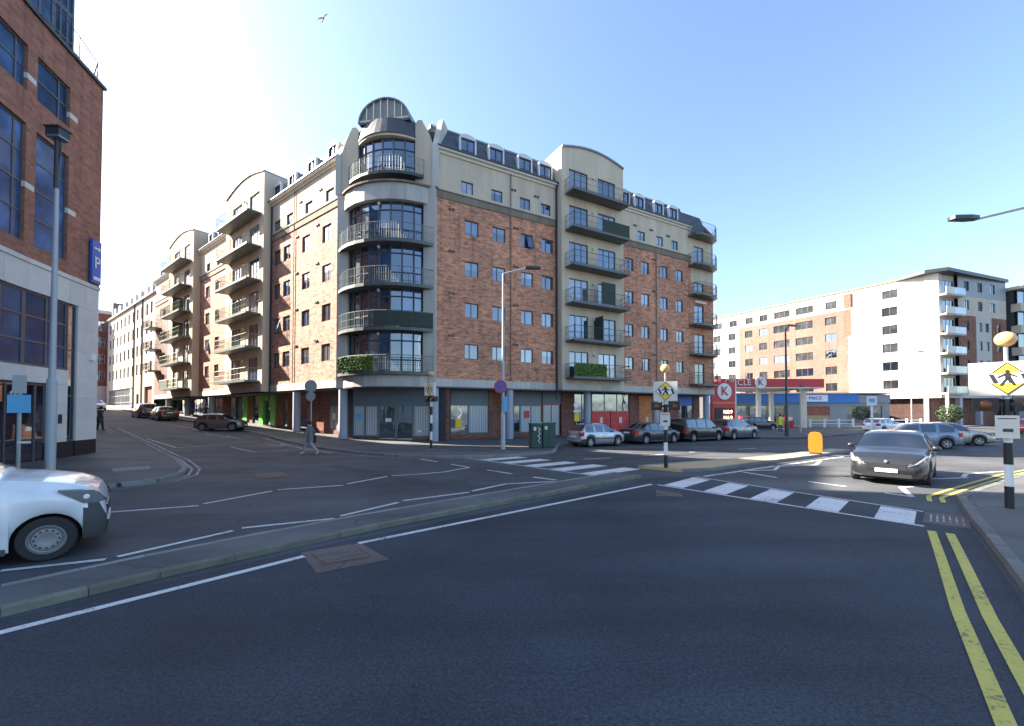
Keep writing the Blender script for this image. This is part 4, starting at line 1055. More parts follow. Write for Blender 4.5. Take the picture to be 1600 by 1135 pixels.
part('wall', wall(MB(), 0, 26, 0, 3.4, [(.8, 11, .2, 3.0), (13.4, 17.5, .5, 2.9), (20, 25, .4, 2.9)], .2), 'grey_panel', shp, FSh)
part('fascia', MB().box(-.1, 21.5, -.35, .3, 3.4, 4.75), 'station_blue', shp, FSh)
part('fascia', MB().box(21.5, 26, -.2, .3, 3.4, 4.6), 'grey_panel', shp, FSh)
part('roof', MB().box(-.4, 26.3, -.6, 10, 4.76, 4.95), 'render_white', shp, FSh)
for k in range(4): window(shp, FSh @ T(.8 + k * 2.55, .1, .2), 2.55, 2.8, 2, 1, 'frame', random.choice(['glass_dark', 'glass_shop']), 'shop_window')
window(shp, FSh @ T(20, .1, .4), 5, 2.5, 3, 1, 'frame', 'glass_dark', 'shop_window')
part('poster', MB().box(13.4, 17.5, .05, .1, 1.5, 2.9), 'brick_red', shp, FSh)
part('poster', MB().box(13.4, 17.5, .05, .1, .5, 1.5), 'tactile', shp, FSh)
part('name_board', MB().box(13.5, 17.0, -.42, -.35, 3.6, 4.6), 'white', shp, FSh)
put('lettering', textmesh('MACE', .7, 'sign_blue', .02), shp, FSh @ T(15.2, -.45, 4.1) @ UP)
part('core', MB().box(.1, 25.9, .4, 9.5, 0, 4.7), 'core', shp, FSh)
for i, (x, y) in enumerate(((30.6, 56), (36.6, 56))):
    M_ = T(x, y, .12)
    pm = root('fuel_pump', ('fuel pump at left under the station canopy', 'fuel pump at right under the station canopy')[i], 'fuel pump', M_, 'pumps under the canopy')
    part('cabinet', MB().box(-.5, .5, -.25, .25, 0, 1.5).box(-.55, .55, -.3, .3, 0, .15), 'station_red', pm, M_)
    part('display', MB().box(-.4, .4, -.28, -.25, .9, 1.4), 'white', pm, M_)
    part('hose', MB().tube((.55, -.1, 1.3), (.7, -.1, .5), .03).tube((.7, -.1, .5), (.55, -.1, .3), .03), 'black', pm, M_)
for i in range(2):
    M_ = T(39.5 + i * 9.5, 56.0 + i * .5, .12)
    gr = root('guard_rail', ('white tubular guard rail nearest the canopy on station forecourt', 'white tubular guard rail beside the station shop end')[i], 'guard rail', M_, 'white rails along the forecourt')
    for k in range(4): part('post', MB().tube((k * 1.9, 0, 0), (k * 1.9, 0, 1.15), .13, None, 10), 'white', gr, M_)
    part('rail', MB().tube((0, 0, .95), (5.7, 0, .95), .05).tube((0, 0, .5), (5.7, 0, .5), .05), 'white', gr, M_)

# ------------------------------------------------------------------ street furniture
def lamp_post(M, label, h, arm, mat='pole_paint', r=.1, az=0.0, group=None, head='flat', base_h=1.0, rise=.35):
    t = root('street_lamp', label, 'street lamp', M, group)
    part('pole', MB().tube((0, 0, 0), (0, 0, base_h), r * 1.5, None, 14).tube((0, 0, base_h), (0, 0, base_h + .12), r * 1.5, r, 14).tube((0, 0, base_h + .12), (0, 0, h), r, r * .6, 14), mat, t, M, True)
    A = M @ RZ(az)
    if head == 'flat':
        part('arm', MB().tube((0, 0, h), (arm, 0, h + rise), r * .5, r * .4), mat, t, A)
        part('lantern', MB().prism([(arm - .05, -.1), (arm + .25, -.16), (arm + .8, -.13), (arm + .85, 0), (arm + .8, .13), (arm + .25, .16), (arm - .05, .1)], h + rise - .02, h + rise + .1), 'metal_dark', t, A)
    else:
        part('bracket', MB().tube((0, 0, h - 1.9), (0, 0, h), r * .9).tube((.0, 0, h - 1.9), (.16, 0, h - .1), .02), 'metal_dark', t, A)
        part('lantern', MB().box(-.24, .24, -.2, .2, h - .05, h + .22).box(-.28, .28, -.24, .24, h + .22, h + .27), 'metal_dark', t, A)
        part('lamp_glass', MB().box(-.24, .24, -.2, .2, h - .12, h - .05), 'lamp_clear', t, A)
    return t
def at(x, y, dz=0.0): return T(x, y, gz(x, y) + dz)
lamp_post(at(-16.32, 14.97, .12), 'tall grey lamp post with black box lantern before the office building', 12.0, 0, 'pole_paint', .095, 0, None, 'box', 3.2)
lp = lamp_post(at(-.5, 23.7, .12), 'grey lamp post with weathered base beside green cabinets and no stopping sign', 9.9, 1.3, 'pole_paint', .085, rad(5), None, 'flat', 1.9)
lamp_post(at(23.6, 36.3, .12), 'dark lamp post at the kerb in front of the fuel station', 9.2, .5, 'metal_dark', .11, rad(20), None, 'flat', 1.2)
lamp_post(at(29.0, 42.5, .12), 'short slim lamp post standing by the fuel canopy edge', 4.3, .25, 'galv', .07, rad(30), None, 'flat', .6)
lamp_post(at(52.5, 55.5, .12), 'thin pale lamp post in front of the white far facade', 9.6, .9, 'galv', .08, rad(0), None, 'flat', .8)
lamp_post(at(18.6, 14.0, .12), 'lamp arm reaching in from the right edge against the sky', 9.3, 3.1, 'galv', .11, rad(180), None, 'flat', 1.5, -.75)
# no stopping sign on the lamp post
M_ = at(-.58, 23.55, .12)
ns = root('no_stopping_sign', 'round red and blue no stopping sign on grey lamp post', 'sign', M_)
D_ = M_ @ T(-.06, -.06, 3.5) @ RZ(rad(-3)) @ UP
part('disc', MB().lathe([(.001, 0), (.36, 0), (.36, .02), (.001, .02)], 28).tf(D_), 'sign_blue', ns)
part('rim', MB().lathe([(.30, .02), (.365, .02), (.365, .032), (.30, .032), (.30, .02)], 28).tf(D_), 'sign_red', ns)
for a in (45, -45): part('cross_bar', MB().box(-.31, .31, -.035, .035, .022 + (.003 if a > 0 else 0), .034).tf(D_ @ RZ(rad(a))), 'sign_red', ns)
part('clip', MB().box(-.05, .1, -.04, .1, 3.4, 3.6), 'galv', ns, M_)
part('side_plate', MB().box(.1, .32, -.03, .03, 2.1, 2.95), 'sign_lightblue', ns, M_)
# backs of two round signs on a pole
M_ = at(-13.6, 28.6, .12)
rs = root('road_sign', 'grey pole with backs of two round road signs on corner pavement', 'sign', M_)
part('pole', MB().tube((0, 0, 0), (0, 0, 4.0), .05, None, 10), 'galv', rs, M_)
for z, r in ((3.7, .42), (3.0, .31)): part('disc', MB().lathe([(.001, 0), (r, 0), (r, .03), (.001, .03)], 24).tf(M_ @ T(0, -.06, z) @ UP), 'galv', rs)
# bus stop style pole at the left
M_ = at(-17.72, 15.2, .12)
bs = root('information_sign', 'slim grey pole with light blue panel and grey plate before the office entrance', 'sign', M_)
FI = M_ @ RZ(rad(40))
part('pole', MB().tube((0, 0, 0), (0, 0, 3.3), .055, None, 10), 'pole_paint', bs, M_)
part('panel', MB().box(-.28, .28, -.1, -.05, 2.05, 2.7), 'sign_lightblue', bs, FI)
part('plate', MB().box(-.17, .17, -.1, -.05, 2.75, 3.4), 'galv', bs, FI)
part('small_plate', MB().box(-.02, .3, -.09, -.05, .95, 1.03), 'white', bs, FI)
# belisha beacons
def beacon(M, face, label, h=4.0, bw=1.3, sgn=True, lampaz=0.0, pb=False):
    t = root('crossing_beacon', label, 'crossing beacon', M, 'beacons at the zebra crossings')
    k = 0; z = 0.0; st = .48
    while z < h - .75:
        part('pole_band', MB().tube((0, 0, z), (0, 0, min(z + st, h - .7)), .07 if k % 2 else .075, None, 14), 'white' if k % 2 else 'black', t, M, True); z += st; k += 1
    part('globe', MB().ball((0, 0, h - .17), .175, .175, .165, 20, 12), 'amber_globe', t, M, True)
    part('globe_neck', MB().tube((0, 0, h - .75), (0, 0, h - .32), .035, None, 8), 'galv', t, M)
    S = M @ RZ(face)
    zs = h - 1.05
    part('sign_board', MB().box(-bw / 2, bw / 2, -.16, -.02, zs - .37, zs + .37), 'offwhite', t, S)
    s = .36; y = -.166
    sw = s * 1.0
    part('diamond', MB().prismy([(-sw, zs), (0, zs + s), (sw, zs), (0, zs - s)], y - .004, y), 'yellow', t, S)
    part('diamond_border', MB().prismy([(-sw, zs), (0, zs + s), (0, zs + s - .03), (-sw + .03, zs)], y - .008, y - .005).prismy([(sw, zs), (0, zs + s), (0, zs + s - .03), (sw - .03, zs)], y - .008, y - .005)
         .prismy([(-sw, zs), (0, zs - s), (0, zs - s + .03), (-sw + .03, zs)], y - .008, y - .005).prismy([(sw, zs), (0, zs - s), (0, zs - s + .03), (sw - .03, zs)], y - .008, y - .005), 'black', t, S)
    part('white_band', MB().prismy([(-sw * .99, zs), (-sw * .67, zs + s * .31), (sw * .67, zs + s * .31), (sw * .99, zs), (sw * .67, zs - s * .31), (-sw * .67, zs - s * .31)], y - .008, y - .004), 'white', t, S)
    for a in (-.75, -.12, .5): part('crossing_bar', MB().prismy([(sw * a, zs + s * .27), (sw * (a + .2), zs + s * .27), (sw * (a + .42), zs - s * .29), (sw * (a + .2), zs - s * .29)], y - .011, y - .009), 'black', t, S)
    fig = MB().ball((0, y - .012, zs + .155), .035, .004, .035, 10, 6)
    fig.prismy([(-.045, zs + .12), (.045, zs + .12), (.04, zs), (-.03, zs)], y - .016, y - .012)
    for p in ([(-.02, zs + .02), (.03, zs + .02), (-.08, zs - .16), (-.12, zs - .15)], [(0, zs + .02), (.04, zs + .02), (.12, zs - .14), (.08, zs - .16)], [(-.04, zs + .11), (-.02, zs + .08), (-.13, zs + .01), (-.15, zs + .04)], [(.04, zs + .11), (.02, zs + .08), (.13, zs + .02), (.14, zs + .05)]):
        fig.prismy(p, y - .016, y - .012)
    part('walking_figure', fig, 'black', t, S)
    zl = zs - .58
    part('lamp_housing', MB().box(-.52, -.12, -.12, .12, zl - .14, zl + .16).box(.12, .52, -.12, .12, zl - .14, zl + .16).box(-.14, .14, -.05, .05, zl - .03, zl + .05), 'black', t, S)
    for x in (-.32, .32): part('amber_lens', MB().ball((x, -.13, zl), .11, .04, .11, 14, 8), 'amber_lamp', t, S)
    if pb:
        part('notice_panel', MB().box(-.19, .16, -.14, -.09, h - 2.36, h - 1.86), 'offwhite', t, S)
        part('notice_mark', MB().box(-.08, .07, -.146, -.141, h - 2.22, h - 2.15).box(-.15, .12, -.146, -.141, h - 1.94, h - 1.92), 'plastic', t, S)
    return t
beacon(at(-4.66, 24.4, .12), rad(-48), 'black and white crossing beacon on corner pavement before the glass tower', 4.45, 1.0)
beacon(at(5.85, 16.1, .11), rad(-20), 'crossing beacon with notice panel on the central traffic island', 3.95, .85, True, 0, True)
beacon(at(10.95, 9.34, .12), rad(-46), 'large crossing beacon with pedestrian sign at right edge of the pavement', 3.9, 1.15, True, 0, True)
# bollard with yellow shell
M_ = at(15.3, 21.35, .11)
bo = root('traffic_bollard', 'yellow plastic keep left bollard at end of traffic island', 'bollard', M_)
sh_ = [(.0, .0), (.2, .0), (.26, .12), (.29, .3), (.29, .85), (.25, 1.0), (.17, 1.08), (.0, 1.1)]
part('shell', MB().prismy([(-x, z) for x, z in sh_[::-1]][:-1] + sh_[1:], -.13, .13).tf(RZ(rad(-35))), 'bollard_yellow', bo, M_)
part('base', MB().box(-.26, .26, -.17, .17, -.02, .07).tf(RZ(rad(-35))), 'black', bo, M_)
# green cabinets
for i, (x, y, w, h, lab) in enumerate(((1.35, 24.5, .62, 1.38, 'dark green utility cabinet with white graffiti, left of the pair'), (2.1, 24.9, .8, 1.42, 'dark green utility cabinet nearest the parked silver hatchback'))):
    M_ = at(x, y, .12) @ RZ(rad(20))
    cb = root('utility_cabinet', lab, 'cabinet', M_, 'green cabinets on the pavement')
    part('body', MB().box(-w / 2, w / 2, -.25, .25, .06, h), 'cabinet', cb, M_)
    part('lid', MB().box(-w / 2 - .03, w / 2 + .03, -.28, .28, h, h + .06), 'cabinet', cb, M_)
    part('base', MB().box(-w / 2 + .02, w / 2 - .02, -.23, .23, -.05, .06), 'black', cb, M_)
    part('door', MB().box(-w / 2 + .04, -.01, -.262, -.25, .12, h - .06).box(.01, w / 2 - .04, -.262, -.25, .12, h - .06), 'cabinet', cb, M_)
    part('sticker', MB().box(-w / 2 + .1, -w / 2 + .26, -.268, -.262, h - .35, h - .15), 'offwhite', cb, M_)
    if i == 0:
        g = MB(); pts = [(.05, 1.2), (.2, 1.1), (.08, .98), (.2, .85), (.05, .72), (.18, .6), (.06, .45), (.2, .3)]
        for a, b in zip(pts, pts[1:]): g.bar((a[0], -.27, a[1]), (b[0], -.27, b[1]), .03)
        part('graffiti', g, 'white', cb, M_)
# pole with stickers by the shop
M_ = at(4.75, 31.2, .12)
pk = root('parking_sign', 'slim pole with small round sign and yellow notices behind the silver hatchback', 'sign', M_)
part('pole', MB().tube((0, 0, 0), (0, 0, 2.7), .04, None, 8), 'galv', pk, M_)
part('disc', MB().lathe([(.001, 0), (.2, 0), (.2, .03), (.001, .03)], 20).tf(M_ @ T(0, -.06, 2.6) @ UP), 'white', pk)
part('plate', MB().box(-.2, .2, -.07, -.04, 2.05, 2.2), 'white', pk, M_); part('plate', MB().box(-.15, .2, -.07, -.04, 1.4, 1.95), 'yellow', pk, M_)
# direction sign near the station
M_ = at(38.5, 45.2, .12)
dsg = root('direction_sign', 'white pole with small blue and white sign by the forecourt', 'sign', M_)
part('pole', MB().tube((0, 0, 0), (0, 0, 3.1), .1, None, 10), 'white', dsg, M_)
part('panel', MB().box(-.42, .42, -.16, -.1, 2.75, 3.75), 'white', dsg, M_ @ RZ(rad(-38)))
part('emblem', MB().box(-.25, .25, -.175, -.165, 3.1, 3.5), 'sign_lightblue', dsg, M_ @ RZ(rad(-38)))
# red waste bin and planter near the cars
M_ = at(20.0, 36.0, .12)
wb = root('waste_bin', 'dark grey street bin on pavement beyond the parked cars', 'bin', M_)
part('body', MB().lathe([(.36, 0), (.42, .1), (.44, 1.0), (.4, 1.06)], 16), 'metal_dark', wb, M_, True)
part('lid', MB().lathe([(.44, 1.06), (.42, 1.2), (.2, 1.32), (.001, 1.34)], 16), 'black', wb, M_, True)
# satellite dish on the left wing roof
M_ = FL @ T(-20.9, -.4, 20.9)
sd = root('satellite_dish', 'round grey satellite dish on the roof edge of the left wing', 'satellite dish', M_)
part('dish', MB().lathe([(.001, -.12), (.3, -.08), (.5, 0), (.52, .02), (.3, -.06), (.001, -.1)], 20).tf(Matrix.Rotation(rad(70), 4, 'X')), 'dish', sd, M_, True)
part('bracket', MB().tube((0, .05, -.8), (0, .05, 0), .03).tube((0, 0, 0), (0, -.45, .1), .015), 'galv', sd, M_)

# ------------------------------------------------------------------ vehicles
def interp(tab, s):
    for (a, za), (b, zb) in zip(tab, tab[1:]):
        if a <= s <= b: return za + (zb - za) * (s - a) / max(b - a, 1e-9)
    return tab[-1][1] if s > tab[-1][0] else tab[0][1]
PROF = {   # s runs from rear 0 to nose 1; heights in metres for H = 1.45
    'hatch': dict(H=1.45, top=[(0, .52), (.004, .70), (.012, .88), (.035, .98), (.13, 1.36), (.19, 1.42), (.32, 1.45), (.48, 1.44), (.57, 1.38), (.735, 1.0), (.77, .955), (.9, .87), (.965, .76), (.99, .64), (1, .5)],
                  belt=[(0, .70), (.02, .86), (.06, .96), (.3, .93), (.7, .90), (.77, .87), (.9, .80), (.97, .70), (1, .5)], rear=(.035, .14), front=(.565, .74), side=(.1, .70), pil=[(.27, .305), (.475, .50)], wheels=(.195, .80)),
    'sedan': dict(H=1.45, top=[(0, .52), (.004, .74), (.012, .95), (.03, 1.02), (.16, 1.06), (.285, 1.36), (.35, 1.43), (.45, 1.455), (.55, 1.43), (.61, 1.37), (.745, 1.0), (.78, .96), (.91, .86), (.97, .74), (.99, .64), (1, .5)],
                  belt=[(0, .70), (.02, .92), (.16, .98), (.4, .94), (.7, .91), (.78, .88), (.91, .80), (.97, .70), (1, .5)], rear=(.16, .30), front=(.60, .75), side=(.22, .71), pil=[(.30, .325), (.47, .49)], wheels=(.215, .81)),
    'suv': dict(H=1.66, top=[(0, .6), (.004, .8), (.012, 1.02), (.03, 1.12), (.10, 1.5), (.15, 1.6), (.3, 1.66), (.48, 1.65), (.56, 1.58), (.71, 1.15), (.75, 1.10), (.9, 1.0), (.965, .86), (.99, .72), (1, .55)],
                belt=[(0, .8), (.02, 1.0), (.06, 1.1), (.3, 1.08), (.7, 1.03), (.75, 1.0), (.9, .92), (.97, .78), (1, .55)], rear=(.03, .11), front=(.555, .715), side=(.08, .68), pil=[(.24, .27), (.45, .475)], wheels=(.19, .80)),
    'mpv': dict(H=1.82, top=[(0, .6), (.003, .9), (.008, 1.2), (.02, 1.5), (.035, 1.72), (.08, 1.8), (.3, 1.82), (.58, 1.81), (.66, 1.73), (.80, 1.18), (.83, 1.12), (.93, .98), (.98, .82), (1, .55)],
                belt=[(0, .8), (.02, 1.02), (.06, 1.10), (.5, 1.08), (.78, 1.04), (.84, 1.0), (.93, .9), (1, .55)], rear=(.012, .036), front=(.655, .805), side=(.05, .77), pil=[(.26, .29), (.5, .53)], wheels=(.18, .815)),
    'van': dict(H=1.92, top=[(0, .6), (.003, 1.0), (.008, 1.6), (.02, 1.85), (.06, 1.9), (.3, 1.92), (.54, 1.91), (.61, 1.84), (.735, 1.36), (.755, 1.30), (.85, 1.235), (.92, 1.16), (.955, 1.09), (.978, 1.01), (.992, .90), (1, .62)],
                belt=[(0, .8), (.02, 1.1), (.06, 1.2), (.5, 1.18), (.72, 1.17), (.77, 1.14), (.85, 1.09), (.92, 1.03), (.96, .97), (.98, .91), (1, .62)], rear=(.012, .02), front=(.605, .74), side=(.46, .715), pil=[(.54, .55)], wheels=(.19, .862))}
def wheel_mesh(r, w, steel):
    def ty(): return MB().lathe([(r * .66, -w / 2), (r * .93, -w / 2), (r, -w * .32), (r, w * .32), (r * .93, w / 2), (r * .66, w / 2), (r * .62, 0), (r * .66, -w / 2)], 28).tf(Matrix.Rotation(rad(90), 4, 'X')).mesh('wheel', 'tyre', True)
    def ri():
        mb = MB(); R = r * .67
        mb.lathe([(R, -w * .45), (R * .92, -w * .46), (R * .88, -w * .3), (R * .80, -w * .26)], 28)
        if steel:
            mb.lathe([(R * .80, -w * .26), (R * .72, -w * .36), (R * .45, -w * .40), (R * .30, -w * .34), (.001, -w * .36)], 28)
        else:
            for i in range(5):
                a = 2 * math.pi * i / 5
                b0 = len(mb.v)
                mb.box(0, R * .85, -R * .13, R * .13, -w * .42, -w * .28)
                M_ = RZ(a); mb.v[b0:] = [tuple(M_ @ Vector(p)) for p in mb.v[b0:]]
            mb.lathe([(R * .25, -w * .28), (R * .25, -w * .44), (.001, -w * .45)], 16)
        return mb.tf(Matrix.Rotation(rad(-90), 4, 'X')).mesh('rim', 'rim_steel' if steel else 'rim', True)
    def ho():
        mb = MB(); R = r * .67
        if steel:
            for i in range(12):
                a = 2 * math.pi * i / 12
                b0 = len(mb.v); mb.box(R * .50, R * .66, -R * .06, R * .06, -w * .385, -w * .33); M_ = RZ(a); mb.v[b0:] = [tuple(M_ @ Vector(p)) for p in mb.v[b0:]]
        mb.lathe([(R * .9, -w * .12), (.001, -w * .12)], 20)
        return mb.tf(Matrix.Rotation(rad(-90), 4, 'X')).mesh('rim_hollow', 'black')
    k = (round(r, 3), round(w, 3), steel)
    return cached(('ty', k), ty), cached(('ri', k), ri), cached(('ho', k), ho)
def car(name, label, kind, pos, heading, L, W, paint, H=None, group=None, steel=False, bumper=None, wr=.315, cat='car', strip=False, plate_rear='plate'):
    """pos = ground centre, heading = angle of the nose direction"""
    P = PROF[kind]; kz = (H or P['H']) / P['H']
    M = T(pos[0], pos[1], gz(*pos)) @ RZ(heading)
    t = root(name, label, cat, M, group)
    top = lambda s: interp(P['top'], s) * kz
    belt = lambda s: min(interp(P['belt'], s) * kz, top(s) - .005)
    wx = [w * L for w in P['wheels']]; R = wr * 1.16
    ss = {p for p, _ in P['top']} | {p for p, _ in P['belt']} | {x for pr in P['pil'] for x in pr} | set(P['rear']) | set(P['front']) | set(P['side']) | {i / 34 for i in range(35)}
    for x in wx:
        for k in range(-8, 9): ss.add((x + R * math.sin(math.pi * k / 16)) / L)
        ss |= {(x - R * 1.003) / L, (x + R * 1.003) / L}
    ss = sorted(s for s in ss if 0 <= s <= 1)
    plan = lambda s: W / 2 * interp([(0, .80), (.012, .88), (.05, .95), (.18, 1), (.78, 1), *(((.9, .97), (.96, .92), (.985, .86), (1, .76)) if kind == 'van' else ((.9, .955), (.96, .86), (.985, .76), (1, .64)))], s)
    def bot(s):
        z = .20 * (1 if .06 < s < .93 else 1.25)
        for x in wx:
            d = abs(s * L - x)
            if d <= R: z = max(z, wr + math.sqrt(max(R * R - d * d, 0)))
        return z
    def ringpts(s):
        b, q, tp, hw = bot(s), belt(s), top(s), plan(s)
        b = min(b, q - .03)
        gh = max(0.0, min(1.0, (tp - q) / (.42 * kz)))
        pts = []
        for f, y in ((0, .93), (.12, .965), (.4, 1.0), (.68, .995), (.9, .975), (1, .945)): pts.append((hw * y, b + (q - b) * f))
        yt = .945 - .165 * gh - (.03 if gh < .2 else 0)
        pts.append((hw * yt, q + (tp - q) * .86))
        pts.append((hw * (yt - .07 - .05 * (1 - gh)), q + (tp - q) * (.97)))
        pts.append((hw * .42, tp + .012)); pts.append((0, tp + .02))
        return pts
    rings = [ringpts(s) for s in ss]
    cat_f = {'bumper': MB(), 'rbumper': MB(), 'body': MB(), 'side': {1: MB(), -1: MB()}, 'front': MB(), 'rear': MB()}
    nR = len(rings[0])
    for i in range(len(ss) - 1):
        m = (ss[i] + ss[i + 1]) / 2
        for k in range(nR - 1):
            for sg in (1, -1):
                A, B, C, D = rings[i][k], rings[i + 1][k], rings[i + 1][k + 1], rings[i][k + 1]
                x0, x1 = ss[i] * L - L / 2, ss[i + 1] * L - L / 2
                q = [(x0, sg * A[0], A[1]), (x1, sg * B[0], B[1]), (x1, sg * C[0], C[1]), (x0, sg * D[0], D[1])]
                dst = cat_f['body']
                if k == 5 and P['side'][0] < m < P['side'][1] and not any(a < m < b for a, b in P['pil']) and top(m) - belt(m) > .16: dst = cat_f['side'][sg]
                elif k <= ((3 if m > .955 else 2) if bumper else 0) and m > (wx[1] + R) / L: dst = cat_f['bumper']
                elif k <= (1 if strip else 0) and m < (wx[0] - R) / L: dst = cat_f['rbumper']
                elif k >= 7 and P['front'][0] < m < P['front'][1]: dst = cat_f['front']
                elif k >= 7 and P['rear'][0] < m < P['rear'][1]: dst = cat_f['rear']
                elif k == 6 and (P['front'][0] + .015 < m < P['front'][1] - .01): dst = cat_f['front']
                dst.face(q if sg > 0 else q[::-1])
    for i, x, lim, bk in ((0, -L / 2, 1 if strip else 0, 'rbumper'), (-1, L / 2, 3 if bumper else 0, 'bumper')):
        for k in range(nR - 1):
            (ya, za), (yb, zb) = rings[i][k], rings[i][k + 1]
            q = [(x, ya, za), (x, yb, zb), (x, -yb, zb), (x, -ya, za)] if yb > 1e-6 else [(x, ya, za), (x, 0, zb), (x, -ya, za)]
            (cat_f[bk] if k <= lim else cat_f['body']).face(q)
    part('body', cat_f['body'], paint, t, M, True)
    part('bumper', cat_f['bumper'], bumper or 'plastic', t, M, True)
    part('bumper', cat_f['rbumper'], 'plastic', t, M, True)
    for sg in (1, -1):
        if cat_f['side'][sg].f: part('side_window', cat_f['side'][sg], 'car_glass', t, M, True)
    if cat_f['front'].f: part('windscreen', cat_f['front'], 'car_glass', t, M, True)
    if cat_f['rear'].f: part('rear_window', cat_f['rear'], 'car_glass', t, M, True)
    part('underbody', MB().box(-L / 2 + .25, L / 2 - .3, -W / 2 + .28, W / 2 - .28, .16, .62).box(-L / 2 + .12, L / 2 - .12, -W / 2 + .34, W / 2 - .34, .22, .5), 'under', t, M)
    ty, ri, ho = wheel_mesh(wr, .2, steel)
    for x in wx:
        for sg in (1, -1):
            Mw = M @ T(x - L / 2, sg * (W / 2 - .115), wr) @ (RZ(math.pi) if sg > 0 else I4)
            Mw = M @ T(x - L / 2, sg * (W / 2 - .115), wr) @ (RZ(math.pi) if sg > 0 else I4)
            w_ = put('wheel', ty, t, Mw); put('rim', ri, w_, Mw @ Matrix.Rotation(0, 4, 'Y')); put('rim_hollow', ho, w_, Mw)
    fs = lambda s: s * L - L / 2
    nose, tail = fs(1), fs(0)
    for sg in (1, -1):
        # lights follow the corners of the body
        vn = kind == 'van'
        for nm, s0, s1, mt, zc, hh in (('headlight', .885, .978, 'lamp_clear', .90 if vn else .69 * kz, .10 if vn else .085), ('tail_light', .012, .06, 'lamp_red', 1.1 if vn else .80 * kz, .12 if kind in ('hatch', 'sedan') else .15)):
            mb = MB(); st = [s0 + (s1 - s0) * i / 8 for i in range(9)]; q = []
            for a in st:
                f = (a - s0) / (s1 - s0)
                if nm == 'headlight': lo_z, hi_z = zc + .12 - (.12 + hh) * min(1, f * 1.5), zc + .14 - (.14 - hh) * f
                else: lo_z, hi_z = zc - hh, zc + hh
                hi_z = min(hi_z, top(a) - .02)
                q.append((fs(a), plan(a) * 1.002 + .007, lo_z, hi_z))
            q2 = q
            if nm == 'headlight': q2 = q + [(fs(.992), plan(.992) * .99, zc - hh, min(zc + hh * .8, top(.992) - .01)), (fs(1) + .004, plan(.996) * .8, zc - hh * .8, min(zc + hh * .5, top(.996) - .01))]
            else: q2 = [(fs(0) - .012, plan(.0) * .78, zc - hh, zc + hh), (fs(.003) - .006, plan(.003) * .95, zc - hh, zc + hh)] + q
            for (xa, ya, la, ha), (xb, yb, lb_, hb) in zip(q2, q2[1:]):
                mb.face([(xa, sg * ya, la), (xb, sg * yb, lb_), (xb, sg * yb, hb), (xa, sg * ya, ha)])
                mb.face([(xa, sg * ya, ha), (xb, sg * yb, hb), (xb, sg * (yb - .05), hb + .012), (xa, sg * (ya - .05), ha + .012)])
            hl = part(nm, mb, mt, t, M)
            if nm == 'headlight': part('reflector', MB().ball((fs(.95), sg * (plan(.95) - .01), zc + .01), .05, .03, .05, 12, 8), 'white', hl, M, True)
        xm = fs(P['front'][1] - .06)
        part('mirror', MB().ball((xm, sg * (W / 2 + .09), belt(.69) + .1), .075, .11, .075, 12, 8).box(xm - .03, xm + .03, min(sg * (W / 2 - .1), sg * (W / 2 + .05)), max(sg * (W / 2 - .1), sg * (W / 2 + .05)), belt(.69) + .02, belt(.69) + .06), paint if kind != 'van' else 'plastic', t, M, True)
        for d in ([.36, .55] if kind not in ('van',) else [.62]):
            part('door_handle', MB().box(fs(d) - .09, fs(d) + .09, min(sg * (W / 2 - .03), sg * (W / 2 + .022)), max(sg * (W / 2 - .03), sg * (W / 2 + .022)), belt(d) - .14, belt(d) - .105), paint if kind != 'van' else 'plastic', t, M)
        if strip: part('rubbing_strip', MB().box(fs(.28), fs(.72), min(sg * (W / 2 - .02), sg * (W / 2 + .012)), max(sg * (W / 2 - .02), sg * (W / 2 + .012)), .5, .57), 'plastic', t, M)
        part('sill', MB().box(fs(P['wheels'][0]) + R + .03, fs(P['wheels'][1]) - R - .03, min(sg * W * .44, sg * W * .482), max(sg * W * .44, sg * W * .482), .17, .26), 'plastic', t, M)
        sm = MB()
        for sx in ([.705, .49, .29] if kind != 'van' else [.735, .55]):
            rp = ringpts(sx)
            for (ya, za), (yb, zb) in zip(rp[:6], rp[1:6]):
                x = fs(sx); sm.face([(x - .007, sg * (ya + .003), za), (x + .007, sg * (ya + .003), za), (x + .007, sg * (yb + .003), zb), (x - .007, sg * (yb + .003), zb)])
        part('door_seam', sm, 'black', t, M)
    # nose and tail trim
    part('grille', MB().box(nose - .1, nose + .012, -W * .24, W * .24, .44 * kz + (.1 if kind == 'van' else 0), .60 * kz + (.1 if kind == 'van' else 0)), 'black', t, M)
    part('intake', MB().box(nose - .1, nose + .006, -W * .3, W * .3, .25, .36), 'black', t, M)
    part('number_plate', MB().box(nose - .05, nose + .03, -.26, .26, .40, .51), 'plate', t, M)
    part('badge', MB().ball((nose - .01, 0, .66 * kz), .02, .05, .05, 10, 6), 'lamp_clear', t, M)
    part('number_plate', MB().box(tail - .03, tail + .05, -.26, .26, .60 if kind != 'sedan' else .74, .71 if kind != 'sedan' else .85), plate_rear, t, M)
    return t
hd = math.atan2(.485, .874)
def side_center(x0, y0, x1, y1, W):   # from near side wheel contacts to the body centre
    a = math.atan2(y1 - y0, x1 - x0); return ((x0 + x1) / 2 - math.sin(a) * (W / 2 - .1), (y0 + y1) / 2 + math.cos(a) * (W / 2 - .1))
PK = 'cars parked in the bays beside the right wing'
def along(x, y, k): return (x + .874 * k, y + .485 * k)
c0 = (5.55, 27.75)
car('parked_car', 'silver hatchback parked nearest the green cabinets', 'hatch', c0, hd, 3.75, 1.67, 'car_silver', 1.47, PK, strip=True)
car('parked_car', 'grey saloon parked between the silver hatchback and the black people carrier', 'sedan', along(*c0, 4.95), hd, 4.6, 1.78, 'car_gun', 1.47, PK)
car('parked_car', 'black people carrier parked behind the central island beacon', 'mpv', along(*c0, 9.9), hd, 4.5, 1.83, 'car_black', 1.74, PK)
